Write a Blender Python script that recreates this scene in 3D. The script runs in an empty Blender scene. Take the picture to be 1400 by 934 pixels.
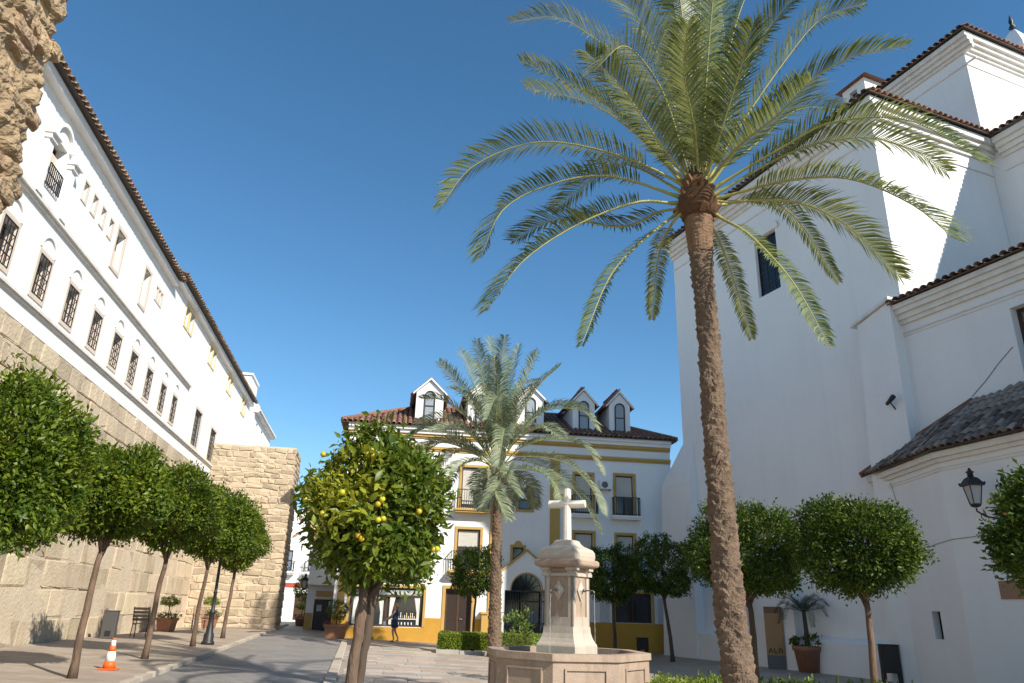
import bpy, bmesh, math, random
import numpy as np
from mathutils import Vector, Matrix

R = math.radians
scene = bpy.context.scene
COL = scene.collection

# ------------------------------------------------------------------ camera
cam_data = bpy.data.cameras.new("camera")
cam = bpy.data.objects.new("camera", cam_data)
COL.objects.link(cam)
scene.camera = cam
cam_data.sensor_fit = 'HORIZONTAL'
cam_data.sensor_width = 36.0
cam_data.lens = 36.0 * 1005.0 / 1400.0
cam_data.clip_end = 3000.0
cam_data.clip_start = 0.05
cam.location = (0, 0, 1.65)
cam.rotation_mode = 'QUATERNION'
_q = Matrix.Rotation(R(90 + 19.954), 4, 'X') @ Matrix.Rotation(R(1.656), 4, 'Z')
cam.rotation_quaternion = _q.to_quaternion()

# ------------------------------------------------------------------ sky, sun, exposure
SUN_AZ, SUN_EL = 134.0, 36.0            # clockwise from +Y, degrees
world = bpy.data.worlds.new("World")
scene.world = world
world.use_nodes = True
nt = world.node_tree
nt.nodes.clear()
wo = nt.nodes.new("ShaderNodeOutputWorld")
bg = nt.nodes.new("ShaderNodeBackground")
sky = nt.nodes.new("ShaderNodeTexSky")
sky.sky_type = 'NISHITA'
sky.sun_disc = False
sky.sun_elevation = R(SUN_EL)
sky.sun_rotation = R(SUN_AZ)
sky.altitude = 0
sky.air_density = 1.0
sky.dust_density = 0.0
sky.ozone_density = 4.0
bg.inputs[1].default_value = 0.098
hsv = nt.nodes.new("ShaderNodeHueSaturation")
hsv.inputs["Saturation"].default_value = 1.15
hsv.inputs["Hue"].default_value = 0.492
nt.links.new(sky.outputs[0], hsv.inputs["Color"])
nt.links.new(hsv.outputs[0], bg.inputs[0])
nt.links.new(bg.outputs[0], wo.inputs[0])

sun_data = bpy.data.lights.new("sun", 'SUN')
sun_data.energy = 4.3
sun_data.angle = R(0.53)
sun_data.color = (1.0, 0.93, 0.82)
sun = bpy.data.objects.new("sun", sun_data)
COL.objects.link(sun)
_sd = Vector((math.sin(R(SUN_AZ)) * math.cos(R(SUN_EL)), math.cos(R(SUN_AZ)) * math.cos(R(SUN_EL)), math.sin(R(SUN_EL))))
sun.rotation_mode = 'QUATERNION'
sun.rotation_quaternion = _sd.to_track_quat('Z', 'Y')
sun.location = (20, -20, 40)

scene.view_settings.view_transform = 'Standard'
scene.view_settings.look = 'None'
scene.view_settings.exposure = 0.72
scene.view_settings.gamma = 1.0
scene.view_settings.use_curve_mapping = False
scene.cycles.max_bounces = 6
scene.cycles.transparent_max_bounces = 8

# ------------------------------------------------------------------ helpers
def gz(x):
    """height of the ground: the square falls gently to the right"""
    return -0.03 * (min(max(x, -14.0), 6.0) + 4.0)

class Frame:
    """wall frame: u runs along the wall, n points out of it (az clockwise from +Y)"""
    def __init__(s, O, az):
        a = R(az)
        s.O = Vector((O[0], O[1], 0)); s.u = Vector((math.sin(a), math.cos(a), 0)); s.n = Vector((math.cos(a), -math.sin(a), 0))
    def w(s, a, b, z):
        return s.O + s.u * a + s.n * b + Vector((0, 0, z))
    def mat(s, a, b, z):
        """local x = u, local y = inward (-n), local z = up"""
        p = s.w(a, b, z); y = -s.n
        return Matrix(((s.u.x, y.x, 0, p.x), (s.u.y, y.y, 0, p.y), (s.u.z, y.z, 1, p.z), (0, 0, 0, 1)))

class MB:
    """collects faces for ONE mesh"""
    def __init__(s): s.v = []; s.f = []; s.sm = []
    def add(s, vs, fs, smooth=False):
        k = len(s.v); s.v += [tuple(v) for v in vs]; s.f += [tuple(i + k for i in f) for f in fs]; s.sm += [smooth] * len(fs)
        return s
    def quad(s, a, b, c, d): return s.add([a, b, c, d], [(0, 1, 2, 3)])
    def hexa(s, p):
        """p: 8 points, bottom 4 then top 4, both counter-clockwise"""
        return s.add(p, [(3, 2, 1, 0), (4, 5, 6, 7), (0, 1, 5, 4), (1, 2, 6, 5), (2, 3, 7, 6), (3, 0, 4, 7)])
    def box(s, x0, x1, y0, y1, z0, z1):
        return s.hexa([(x0, y0, z0), (x1, y0, z0), (x1, y1, z0), (x0, y1, z0), (x0, y0, z1), (x1, y0, z1), (x1, y1, z1), (x0, y1, z1)])
    def fbox(s, F, s0, s1, b0, b1, z0, z1):
        """box in a wall frame; b0<b1"""
        w = F.w
        return s.hexa([w(s0, b1, z0), w(s1, b1, z0), w(s1, b0, z0), w(s0, b0, z0), w(s0, b1, z1), w(s1, b1, z1), w(s1, b0, z1), w(s0, b0, z1)])
    def prism(s, bottom, top):
        n = len(bottom)
        fs = [tuple(range(n))[::-1], tuple(range(n, 2 * n))] + [(i, (i + 1) % n, (i + 1) % n + n, i + n) for i in range(n)]
        return s.add(list(bottom) + list(top), fs)
    def tube(s, pts, rad, n=8, cap=True, smooth=True):
        pts = [Vector(p) for p in pts]
        if not hasattr(rad, '__len__'): rad = [rad] * len(pts)
        vs = []; prev = None
        for i, p in enumerate(pts):
            t = (pts[min(i + 1, len(pts) - 1)] - pts[max(i - 1, 0)]).normalized()
            if prev is None:
                a = Vector((0, 0, 1)) if abs(t.z) < .9 else Vector((1, 0, 0))
                x = t.cross(a).normalized()
            else:
                x = (prev - t * prev.dot(t)).normalized()
            prev = x; y = t.cross(x)
            for k in range(n):
                an = 2 * math.pi * k / n
                vs.append(p + (x * math.cos(an) + y * math.sin(an)) * rad[i])
        fs = []
        for i in range(len(pts) - 1):
            for k in range(n):
                fs.append((i * n + k, i * n + (k + 1) % n, (i + 1) * n + (k + 1) % n, (i + 1) * n + k))
        if cap:
            fs.append(tuple(range(n))[::-1]); fs.append(tuple(range((len(pts) - 1) * n, len(pts) * n)))
        return s.add(vs, fs, smooth)
    def lathe(s, prof, c=(0, 0, 0), n=16, rot=0.0, smooth=True, sx=1.0, sy=1.0):
        vs = []
        for r, z in prof:
            for k in range(n):
                an = rot + 2 * math.pi * k / n
                vs.append((c[0] + sx * r * math.cos(an), c[1] + sy * r * math.sin(an), c[2] + z))
        fs = []
        for i in range(len(prof) - 1):
            for k in range(n):
                fs.append((i * n + k, i * n + (k + 1) % n, (i + 1) * n + (k + 1) % n, (i + 1) * n + k))
        fs.append(tuple(range(n))[::-1]); fs.append(tuple(range((len(prof) - 1) * n, len(prof) * n)))
        return s.add(vs, fs, smooth)
    def ball(s, c, r, n=10, m=7, sz=1.0):
        prof = []
        for i in range(m + 1):
            a = -math.pi / 2 + math.pi * i / m
            prof.append((max(r * math.cos(a), 0.001), r * sz * math.sin(a)))
        return s.lathe(prof, c, n)
    def mesh(s, name):
        me = bpy.data.meshes.new(name)
        me.from_pydata(s.v, [], s.f)
        me.polygons.foreach_set("use_smooth", s.sm)
        me.update()
        return me

def setp(o, label=None, cat=None, group=None, kind=None):
    if label: o["label"] = label
    if cat: o["category"] = cat
    if group: o["group"] = group
    if kind: o["kind"] = kind
    return o

def thing(name, loc, label, cat, group=None):
    o = bpy.data.objects.new(name, None)
    o.empty_display_size = 0.3
    COL.objects.link(o); o.location = loc
    return setp(o, label, cat, group)

def link(name, me, mat=None, parent=None, world=True):
    """link a mesh; with world=True the mesh / matrix_basis is in world space even under a parent Empty"""
    o = bpy.data.objects.new(name, me)
    COL.objects.link(o)
    if mat is not None and len(me.materials) == 0: me.materials.append(mat)
    if parent is not None:
        o.parent = parent
        if world and parent.type == 'EMPTY':
            o.matrix_parent_inverse = Matrix.Translation(-parent.location)
    return o

def part(name, mb, mat, parent=None, world=True, label=None, kind=None, cat=None, bevel=0):
    me = mb if isinstance(mb, bpy.types.Mesh) else mb.mesh(name)
    o = link(name, me, mat, parent, world)
    if bevel:
        m = o.modifiers.new("bevel", 'BEVEL'); m.width = bevel; m.segments = 2; m.limit_method = 'ANGLE'
    return setp(o, label, cat, None, kind)

def piece(name, me, M, parent):
    """a small repeated piece with shared mesh data, placed by matrix"""
    o = bpy.data.objects.new(name, me)
    COL.objects.link(o)
    o.parent = parent
    if parent.type == 'EMPTY': o.matrix_parent_inverse = Matrix.Translation(-parent.location)
    o.matrix_basis = M
    return o

def copy_tree(o, parent=None):
    c = o.copy(); COL.objects.link(c); c.parent = parent
    for ch in list(o.children): copy_tree(ch, c)
    return c

# ------------------------------------------------------------------ materials
MATS = {}
def mat(name, c1, c2=None, scale=3.0, rough=0.8, bump=0.0, bscale=25.0, rand=0.0, hue=0.0, spec=0.4, metal=0.0, detail=5.0,
        stain=None, sscale=0.5, samt=0.0, stretch=None, joints=None, streak=0.0):
    if name in MATS: return MATS[name]
    m = bpy.data.materials.new(name); MATS[name] = m
    m.use_nodes = True
    t = m.node_tree; N = t.nodes; Lk = t.links
    b = N["Principled BSDF"]
    b.inputs["Roughness"].default_value = rough
    b.inputs["Specular IOR Level"].default_value = spec
    b.inputs["Metallic"].default_value = metal
    geo = N.new("ShaderNodeNewGeometry")
    src = geo.outputs["Position"]
    if stretch:
        mp = N.new("ShaderNodeMapping"); mp.inputs["Scale"].default_value = stretch
        Lk.new(src, mp.inputs[0]); src = mp.outputs[0]
    mix = N.new("ShaderNodeMixRGB"); mix.inputs[1].default_value = (*c1, 1); mix.inputs[2].default_value = (*(c2 or c1), 1)
    no = N.new("ShaderNodeTexNoise"); no.inputs["Scale"].default_value = scale; no.inputs["Detail"].default_value = detail
    no.inputs["Roughness"].default_value = 0.65
    Lk.new(src, no.inputs["Vector"])
    rm = N.new("ShaderNodeMapRange"); rm.inputs[1].default_value = 0.3; rm.inputs[2].default_value = 0.7
    Lk.new(no.outputs["Fac"], rm.inputs[0]); Lk.new(rm.outputs[0], mix.inputs[0])
    col = mix.outputs[0]
    if stain:
        n2 = N.new("ShaderNodeTexNoise"); n2.inputs["Scale"].default_value = sscale; n2.inputs["Detail"].default_value = 9; n2.inputs["Roughness"].default_value = 0.7
        mp2 = N.new("ShaderNodeMapping"); mp2.inputs["Scale"].default_value = (1, 1, .35); Lk.new(geo.outputs["Position"], mp2.inputs[0]); Lk.new(mp2.outputs[0], n2.inputs["Vector"])
        r2 = N.new("ShaderNodeMapRange"); r2.inputs[1].default_value = 0.5; r2.inputs[2].default_value = 0.75; r2.inputs[4].default_value = samt
        Lk.new(n2.outputs["Fac"], r2.inputs[0])
        m2 = N.new("ShaderNodeMixRGB"); m2.inputs[2].default_value = (*stain, 1)
        Lk.new(r2.outputs[0], m2.inputs[0]); Lk.new(col, m2.inputs[1]); col = m2.outputs[0]
    if streak:                                                    # rain streaks and patched limewash
        ns = N.new("ShaderNodeTexNoise"); ns.inputs["Scale"].default_value = 1.0; ns.inputs["Detail"].default_value = 8; ns.inputs["Roughness"].default_value = .75
        ms = N.new("ShaderNodeMapping"); ms.inputs["Scale"].default_value = (1.1, 1.1, .12); Lk.new(geo.outputs["Position"], ms.inputs[0]); Lk.new(ms.outputs[0], ns.inputs["Vector"])
        rs_ = N.new("ShaderNodeMapRange"); rs_.inputs[1].default_value = .52; rs_.inputs[2].default_value = .78; rs_.inputs[4].default_value = streak; Lk.new(ns.outputs["Fac"], rs_.inputs[0])
        m3 = N.new("ShaderNodeMixRGB"); m3.inputs[2].default_value = (.50, .475, .43, 1); Lk.new(rs_.outputs[0], m3.inputs[0]); Lk.new(col, m3.inputs[1]); col = m3.outputs[0]
    if joints:                                                    # fine paving joints beyond the built slabs
        bw, bh, jw, rot, amt = joints
        mj = N.new("ShaderNodeMapping"); mj.inputs["Rotation"].default_value = (0, 0, R(rot)); Lk.new(geo.outputs["Position"], mj.inputs[0])
        br = N.new("ShaderNodeTexBrick"); br.inputs["Scale"].default_value = 1.0; br.inputs["Brick Width"].default_value = bw; br.inputs["Row Height"].default_value = bh
        br.inputs["Mortar Size"].default_value = jw; br.inputs["Mortar Smooth"].default_value = .3
        br.inputs["Color1"].default_value = (1, 1, 1, 1); br.inputs["Color2"].default_value = (.80, .79, .78, 1); br.inputs["Mortar"].default_value = (amt, amt, amt, 1)
        Lk.new(mj.outputs[0], br.inputs["Vector"])
        mm = N.new("ShaderNodeMixRGB"); mm.blend_type = 'MULTIPLY'; mm.inputs[0].default_value = 1.0
        Lk.new(col, mm.inputs[1]); Lk.new(br.outputs["Color"], mm.inputs[2]); col = mm.outputs[0]
    if rand or hue:
        oi = N.new("ShaderNodeObjectInfo"); hs = N.new("ShaderNodeHueSaturation")
        rr = N.new("ShaderNodeMapRange"); rr.inputs[3].default_value = 1 - rand; rr.inputs[4].default_value = 1 + rand
        Lk.new(oi.outputs["Random"], rr.inputs[0]); Lk.new(rr.outputs[0], hs.inputs["Value"])
        if hue:
            ml = N.new("ShaderNodeMath"); ml.operation = 'MULTIPLY'; ml.inputs[1].default_value = 7.31
            fr = N.new("ShaderNodeMath"); fr.operation = 'FRACT'
            rh = N.new("ShaderNodeMapRange"); rh.inputs[3].default_value = .5 - hue; rh.inputs[4].default_value = .5 + hue
            Lk.new(oi.outputs["Random"], ml.inputs[0]); Lk.new(ml.outputs[0], fr.inputs[0]); Lk.new(fr.outputs[0], rh.inputs[0]); Lk.new(rh.outputs[0], hs.inputs["Hue"])
        Lk.new(col, hs.inputs["Color"]); col = hs.outputs[0]
    Lk.new(col, b.inputs["Base Color"])
    if bump:
        nb = N.new("ShaderNodeTexNoise"); nb.inputs["Scale"].default_value = bscale; nb.inputs["Detail"].default_value = 6
        Lk.new(src, nb.inputs["Vector"])
        bp = N.new("ShaderNodeBump"); bp.inputs["Strength"].default_value = 1.0; bp.inputs["Distance"].default_value = bump
        Lk.new(nb.outputs["Fac"], bp.inputs["Height"]); Lk.new(bp.outputs[0], b.inputs["Normal"])
    return m

def leafmat(name, c1, c2, trans=0.3, rough=0.45, spec=0.4):
    """leaf: colour between c1 and c2 by the per-leaf attribute 'tint', with light passing through"""
    if name in MATS: return MATS[name]
    m = bpy.data.materials.new(name); MATS[name] = m
    m.use_nodes = True
    t = m.node_tree; N = t.nodes; Lk = t.links
    b = N["Principled BSDF"]; out = N["Material Output"]
    b.inputs["Roughness"].default_value = rough; b.inputs["Specular IOR Level"].default_value = spec
    at = N.new("ShaderNodeAttribute"); at.attribute_name = "tint"
    mix = N.new("ShaderNodeMixRGB"); mix.inputs[1].default_value = (*c1, 1); mix.inputs[2].default_value = (*c2, 1)
    Lk.new(at.outputs["Fac"], mix.inputs[0]); Lk.new(mix.outputs[0], b.inputs["Base Color"])
    tr = N.new("ShaderNodeBsdfTranslucent")
    hs = N.new("ShaderNodeHueSaturation"); hs.inputs["Value"].default_value = 1.5; hs.inputs["Hue"].default_value = 0.485
    Lk.new(mix.outputs[0], hs.inputs["Color"]); Lk.new(hs.outputs[0], tr.inputs[0])
    ms = N.new("ShaderNodeMixShader"); ms.inputs[0].default_value = trans
    Lk.new(b.outputs[0], ms.inputs[1]); Lk.new(tr.outputs[0], ms.inputs[2]); Lk.new(ms.outputs[0], out.inputs[0])
    return m

def glassmat(name, c, rough=0.08):
    return mat(name, c, rough=rough, spec=0.6)

WHITE = mat("white_plaster", (.79, .79, .78), (.765, .765, .76), scale=.6, rough=.9, bump=.004, bscale=7, stain=(.66, .65, .63), sscale=.35, samt=.35, streak=.17)
WHITE2 = mat("white_limewash", (.82, .81, .79), (.77, .765, .75), scale=1.1, rough=.9, bump=.003, bscale=12, stain=(.66, .64, .60), sscale=.5, samt=.25, streak=.16)
CORN = mat("cornice_plaster", (.76, .74, .70), (.68, .65, .60), scale=2.2, rough=.9, bump=.003, bscale=14, stain=(.45, .42, .38), sscale=1.6, samt=.5)
OCHRE = mat("ochre_paint", (.50, .325, .10), (.44, .28, .08), scale=2, rough=.8, stain=(.42, .25, .07), sscale=1.2, samt=.4)
DADO = mat("ochre_dado", (.52, .285, .04), (.45, .24, .032), scale=1.4, rough=.75, stain=(.40, .22, .05), sscale=1.0, samt=.4)
STONE = mat("ashlar_stone", (.56, .465, .335), (.45, .365, .255), scale=1.9, rough=.95, bump=.030, bscale=11, rand=.2, hue=.008, stain=(.27, .205, .14), sscale=1.3, samt=.75, detail=9)
RUBBLE = mat("rubble_stone", (.50, .405, .28), (.40, .315, .215), scale=3.0, rough=.95, bump=.025, bscale=14, rand=.2, hue=.008, stain=(.30, .23, .16), sscale=3, samt=.4)
MORTAR = mat("lime_mortar", (.60, .51, .385), (.50, .41, .30), scale=2.5, rough=.95, bump=.03, bscale=12)
ROUGH = mat("weathered_masonry", (.44, .325, .20), (.30, .21, .125), scale=2.6, rough=.97, bump=.10, bscale=9, rand=.14, hue=.01, detail=10, stain=(.22, .155, .095), sscale=2.2, samt=.5)
TILE = mat("terracotta_tile", (.36, .17, .105), (.23, .125, .085), scale=5, rough=.85, bump=.006, bscale=30, rand=.35, hue=.012, stain=(.22, .17, .13), sscale=3, samt=.6)
TILEC = mat("faded_tile", (.33, .215, .15), (.21, .145, .105), scale=5, rough=.9, bump=.006, bscale=30, rand=.4, hue=.015, stain=(.16, .125, .10), sscale=3, samt=.6)
TILED = mat("weathered_tile", (.20, .135, .105), (.12, .09, .075), scale=6, rough=.9, bump=.006, bscale=30, rand=.5, hue=.02, stain=(.30, .26, .22), sscale=4, samt=.5)
TILEM = mat("mossy_tile", (.24, .19, .155), (.13, .10, .085), scale=5, rough=.9, bump=.006, bscale=30, rand=.62, hue=.015, stain=(.33, .30, .26), sscale=4, samt=.5)
TILEB = mat("tile_bed", (.10, .075, .06), (.07, .055, .045), scale=6, rough=.95)
IRON = mat("black_iron", (.012, .012, .014), (.02, .02, .022), scale=8, rough=.5, spec=.5)
WOOD = mat("brown_wood", (.075, .038, .02), (.05, .026, .014), scale=9, rough=.6)
WOODL = mat("slat_wood", (.30, .20, .11), (.22, .14, .08), scale=12, rough=.7, rand=.12)
GLASS = glassmat("dark_glass", (.02, .025, .03))
GLASSB = glassmat("window_glass", (.05, .06, .07))
BLIND = mat("roller_blind", (.56, .53, .48), (.50, .47, .42), scale=3, rough=.7)
FOUNT = mat("fountain_stone", (.44, .335, .25), (.355, .265, .195), scale=2.6, rough=.65, bump=.008, bscale=30, stain=(.22, .15, .105), sscale=2.4, samt=.85)
FOUNTL = mat("fountain_marble", (.54, .475, .395), (.46, .40, .32), scale=3.5, rough=.6, bump=.005, bscale=30, stain=(.32, .24, .17), sscale=3, samt=.4)
METAL = mat("grey_metal", (.30, .30, .30), (.24, .24, .24), scale=5, rough=.35, metal=.8)
TERRA = mat("terracotta_pot", (.34, .16, .09), (.26, .12, .07), scale=5, rough=.8, rand=.1)
ROADM = mat("road_stone", (.30, .28, .26), (.22, .205, .19), scale=1.3, rough=.6, bump=.012, bscale=10, stain=(.14, .13, .125), sscale=.6, samt=.5, joints=(.42, .22, .02, 10.5, .62))
PAVE = mat("pavement_stone", (.40, .335, .27), (.335, .275, .22), scale=1.1, rough=.7, bump=.006, bscale=14, stain=(.26, .20, .15), sscale=.8, samt=.5, joints=(.8, .5, .016, 10.5, .7))
SLAB = mat("plaza_slab", (.43, .345, .275), (.36, .28, .225), scale=2.2, rough=.5, bump=.004, bscale=20, rand=.13, hue=.008, stain=(.28, .21, .165), sscale=1.1, samt=.5)
SLABG = mat("grey_slab", (.42, .40, .37), (.34, .325, .30), scale=2.2, rough=.45, bump=.004, bscale=20, rand=.16, stain=(.24, .22, .2), sscale=1.1, samt=.4)
KERB = mat("kerb_stone", (.46, .40, .33), (.38, .33, .27), scale=3, rough=.75, bump=.008, bscale=18, rand=.12)
BARK = mat("orange_bark", (.19, .125, .085), (.085, .057, .04), scale=7, rough=.95, bump=.03, bscale=30, stretch=(1, 1, .25))
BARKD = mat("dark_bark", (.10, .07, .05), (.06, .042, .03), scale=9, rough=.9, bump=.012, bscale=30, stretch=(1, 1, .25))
PALMB = mat("palm_bark", (.205, .14, .092), (.10, .068, .046), scale=8, rough=.97, bump=.02, bscale=40, stain=(.27, .20, .145), sscale=7, samt=.6, detail=9, stretch=(1, 1, 1.6))
PALMT = mat("palm_boot", (.25, .15, .085), (.13, .08, .05), scale=9, rough=.9, bump=.02, bscale=25, stretch=(1, 1, .4))
RACHIS = mat("palm_rachis", (.36, .33, .10), (.27, .27, .09), scale=5, rough=.5)
RACHO = mat("palm_leaf_base", (.19, .095, .04), (.11, .055, .025), scale=9, rough=.7)
FRUIT = mat("ripening_orange", (.50, .36, .02), (.34, .33, .02), scale=6, rough=.4, rand=.15, hue=.03)
FRUITO = mat("ripe_orange", (.62, .24, .012), (.58, .28, .02), scale=6, rough=.4)
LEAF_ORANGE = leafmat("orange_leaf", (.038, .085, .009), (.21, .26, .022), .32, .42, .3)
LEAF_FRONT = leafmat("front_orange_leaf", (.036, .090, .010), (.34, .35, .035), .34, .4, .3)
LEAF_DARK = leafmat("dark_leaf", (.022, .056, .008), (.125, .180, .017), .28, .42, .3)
LEAF_HEDGE = leafmat("hedge_leaf", (.085, .145, .012), (.27, .34, .028), .3, .5)
LEAF_SPRIG = leafmat("sprig_leaf", (.07, .13, .02), (.20, .26, .05), .35, .5)
PALM_GREEN = leafmat("palm_leaflet", (.048, .082, .022), (.28, .31, .10), .28, .46, .4)
PALM_PALE = leafmat("pale_palm_leaflet", (.12, .16, .09), (.33, .37, .24), .25, .5, .35)
PALM_DARK = leafmat("dark_palm_leaflet", (.02, .04, .015), (.05, .075, .025), .2, .45)

# ------------------------------------------------------------------ wall, window and roof builders
def wall_panel(mb, F, s0, s1, z0, z1, ops=(), b=0.0, depth=0.25):
    """a wall face with real openings and their reveals"""
    S = sorted({s0, s1, *[o[0] for o in ops], *[o[1] for o in ops]})
    Z = sorted({z0, z1, *[o[2] for o in ops], *[o[3] for o in ops]})
    for i in range(len(S) - 1):
        for j in range(len(Z) - 1):
            cs, cz = (S[i] + S[i + 1]) / 2, (Z[j] + Z[j + 1]) / 2
            if any(o[0] < cs < o[1] and o[2] < cz < o[3] for o in ops): continue
            mb.quad(F.w(S[i], b, Z[j]), F.w(S[i + 1], b, Z[j]), F.w(S[i + 1], b, Z[j + 1]), F.w(S[i], b, Z[j + 1]))
    for a, c, za, zc in ops:
        d = b - depth
        mb.quad(F.w(a, b, za), F.w(a, b, zc), F.w(a, d, zc), F.w(a, d, za))
        mb.quad(F.w(c, b, za), F.w(c, d, za), F.w(c, d, zc), F.w(c, b, zc))
        mb.quad(F.w(a, b, za), F.w(a, d, za), F.w(c, d, za), F.w(c, b, za))
        mb.quad(F.w(a, b, zc), F.w(c, b, zc), F.w(c, d, zc), F.w(a, d, zc))
    return mb

def shell(mb, F, s0, s1, b0, z0, z1, top=True):
    """the other sides of a building behind its front face (front at b=0, back at b0<0)"""
    w = F.w
    mb.quad(w(s0, 0, z0), w(s0, 0, z1), w(s0, b0, z1), w(s0, b0, z0))
    mb.quad(w(s1, 0, z0), w(s1, b0, z0), w(s1, b0, z1), w(s1, 0, z1))
    mb.quad(w(s0, b0, z0), w(s0, b0, z1), w(s1, b0, z1), w(s1, b0, z0))
    if top: mb.quad(w(s0, 0, z1), w(s1, 0, z1), w(s1, b0, z1), w(s0, b0, z1))
    return mb

def window(parent, F, a, c, za, zc, b=-0.16, frame=.07, fm=None, gm=None, nx=2, nz=2, bar=.035, blind=None, sill=None, name="window"):
    """casement: frame with glazing bars, panes, optional roller blind and sill; set at depth b"""
    fm = fm or WOOD; gm = gm or GLASSB
    mb = MB()
    mb.fbox(F, a, a + frame, b - .05, b, za, zc); mb.fbox(F, c - frame, c, b - .05, b, za, zc)
    mb.fbox(F, a + frame, c - frame, b - .05, b, za, za + frame); mb.fbox(F, a + frame, c - frame, b - .05, b, zc - frame, zc)
    x0, x1, y0, y1 = a + frame, c - frame, za + frame, zc - frame
    for i in range(1, nx):
        x = x0 + (x1 - x0) * i / nx; mb.fbox(F, x - bar, x + bar, b - .045, b - .008, y0, y1)
    for j in range(1, nz):
        y = y0 + (y1 - y0) * j / nz; mb.fbox(F, x0, x1, b - .04, b - .012, y - bar, y + bar)
    o = part(name, mb, fm, parent)
    for i in range(nx):
        for j in range(nz):
            p = MB()
            p.fbox(F, x0 + (x1 - x0) * i / nx, x0 + (x1 - x0) * (i + 1) / nx, b - .035, b - .028, y0 + (y1 - y0) * j / nz, y0 + (y1 - y0) * (j + 1) / nz)
            part("pane", p, gm, o)
    if blind:
        zt = zc - frame; zb = zt - (y1 - y0) * blind
        p = MB(); k = max(int((zt - zb) / .06), 2)
        for i in range(k):
            h0 = zb + (zt - zb) * i / k; h1 = zb + (zt - zb) * (i + 1) / k
            p.fbox(F, x0, x1, b - .006, b + .012 + .006 * (i % 2), h0 + .003, h1)
        part("blind", p, BLIND, o)
    if sill:
        p = MB(); p.fbox(F, a - .08, c + .08, -.1, sill, za - .09, za - .002); part("sill", p, sill_mat[0], o)
    return o
sill_mat = [CORN]

def surround(parent, F, a, c, za, zc, wdt, m, proud=.04, bottom=True, name="window_surround"):
    mb = MB()
    mb.fbox(F, a - wdt, a, -.02, proud, za, zc); mb.fbox(F, c, c + wdt, -.02, proud, za, zc)
    mb.fbox(F, a - wdt, c + wdt, -.02, proud + .003, zc, zc + wdt)
    if bottom: mb.fbox(F, a - wdt, c + wdt, -.02, proud + .003, za - wdt, za)
    return part(name, mb, m, parent)

def grille(parent, F, a, c, za, zc, b, nx, nz, r=.012, out=0.0):
    mb = MB()
    for i in range(nx + 1):
        x = a + (c - a) * i / nx
        mb.fbox(F, x - r, x + r, b - r, b + r, za, zc)
    for j in range(nz + 1):
        z = za + (zc - za) * j / nz
        mb.fbox(F, a, c, b - r * .9, b + r * 1.1, z - r, z + r)
    return part("grille", mb, IRON, parent)

def balcony(parent, F, a, c, z, out=.45, h=1.0, m=None, slab=.1):
    mb = MB()
    mb.fbox(F, a - .1, c + .1, 0, out + .06, z - slab, z); mb.fbox(F, a - .05, c + .05, 0, out, z - slab - .09, z - slab - .002)
    o = part("balcony", mb, m or WHITE2, parent)
    r = MB()
    r.fbox(F, a, c, out - .035, out, z + h - .04, z + h); r.fbox(F, a, a + .035, 0, out - .035, z + h - .04, z + h); r.fbox(F, c - .035, c, 0, out - .035, z + h - .04, z + h)
    r.fbox(F, a, c, out - .03, out - .005, z + .08, z + .11)
    n = max(int((c - a) / .115), 3)
    for i in range(n + 1):
        x = a + .012 + (c - a - .024) * i / n
        r.fbox(F, x - .011, x + .011, out - .028, out - .006, z, z + h - .04)
    for k in range(1, 4):
        y = (out - .04) * k / 4
        for x in (a + .012, c - .012): r.fbox(F, x - .011, x + .011, y - .011, y + .011, z, z + h - .04)
    part("railing", r, IRON, o)
    return o

def tile_mesh(name, rad=.1, ln=.48, th=.016, n=6, m=None):
    """one curved roof tile: open arch with thickness, narrower up the slope"""
    v = []; f = []
    for y, r in ((0, rad), (ln, rad * .82)):
        for rr in (r, r - th):
            for k in range(n + 1):
                a = math.pi * k / n
                v.append((rr * math.cos(a), y, rr * math.sin(a) * .85))
    q = n + 1
    for k in range(n):
        f.append((k, k + 1, 2 * q + k + 1, 2 * q + k))
        f.append((q + k + 1, q + k, 3 * q + k, 3 * q + k + 1))
        f.append((k + 1, k, q + k, q + k + 1))
        f.append((2 * q + k, 2 * q + k + 1, 3 * q + k + 1, 3 * q + k))
    me = bpy.data.meshes.new(name); me.from_pydata(v, [], f)
    me.polygons.foreach_set("use_smooth", [True] * len(f)); me.materials.append(m or TILE)
    return me

def in_poly(x, y, P):
    c = False; j = len(P) - 1
    for i in range(len(P)):
        if (P[i][1] > y) != (P[j][1] > y) and x < (P[j][0] - P[i][0]) * (y - P[i][1]) / (P[j][1] - P[i][1]) + P[i][0]: c = not c
        j = i
    return c

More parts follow.
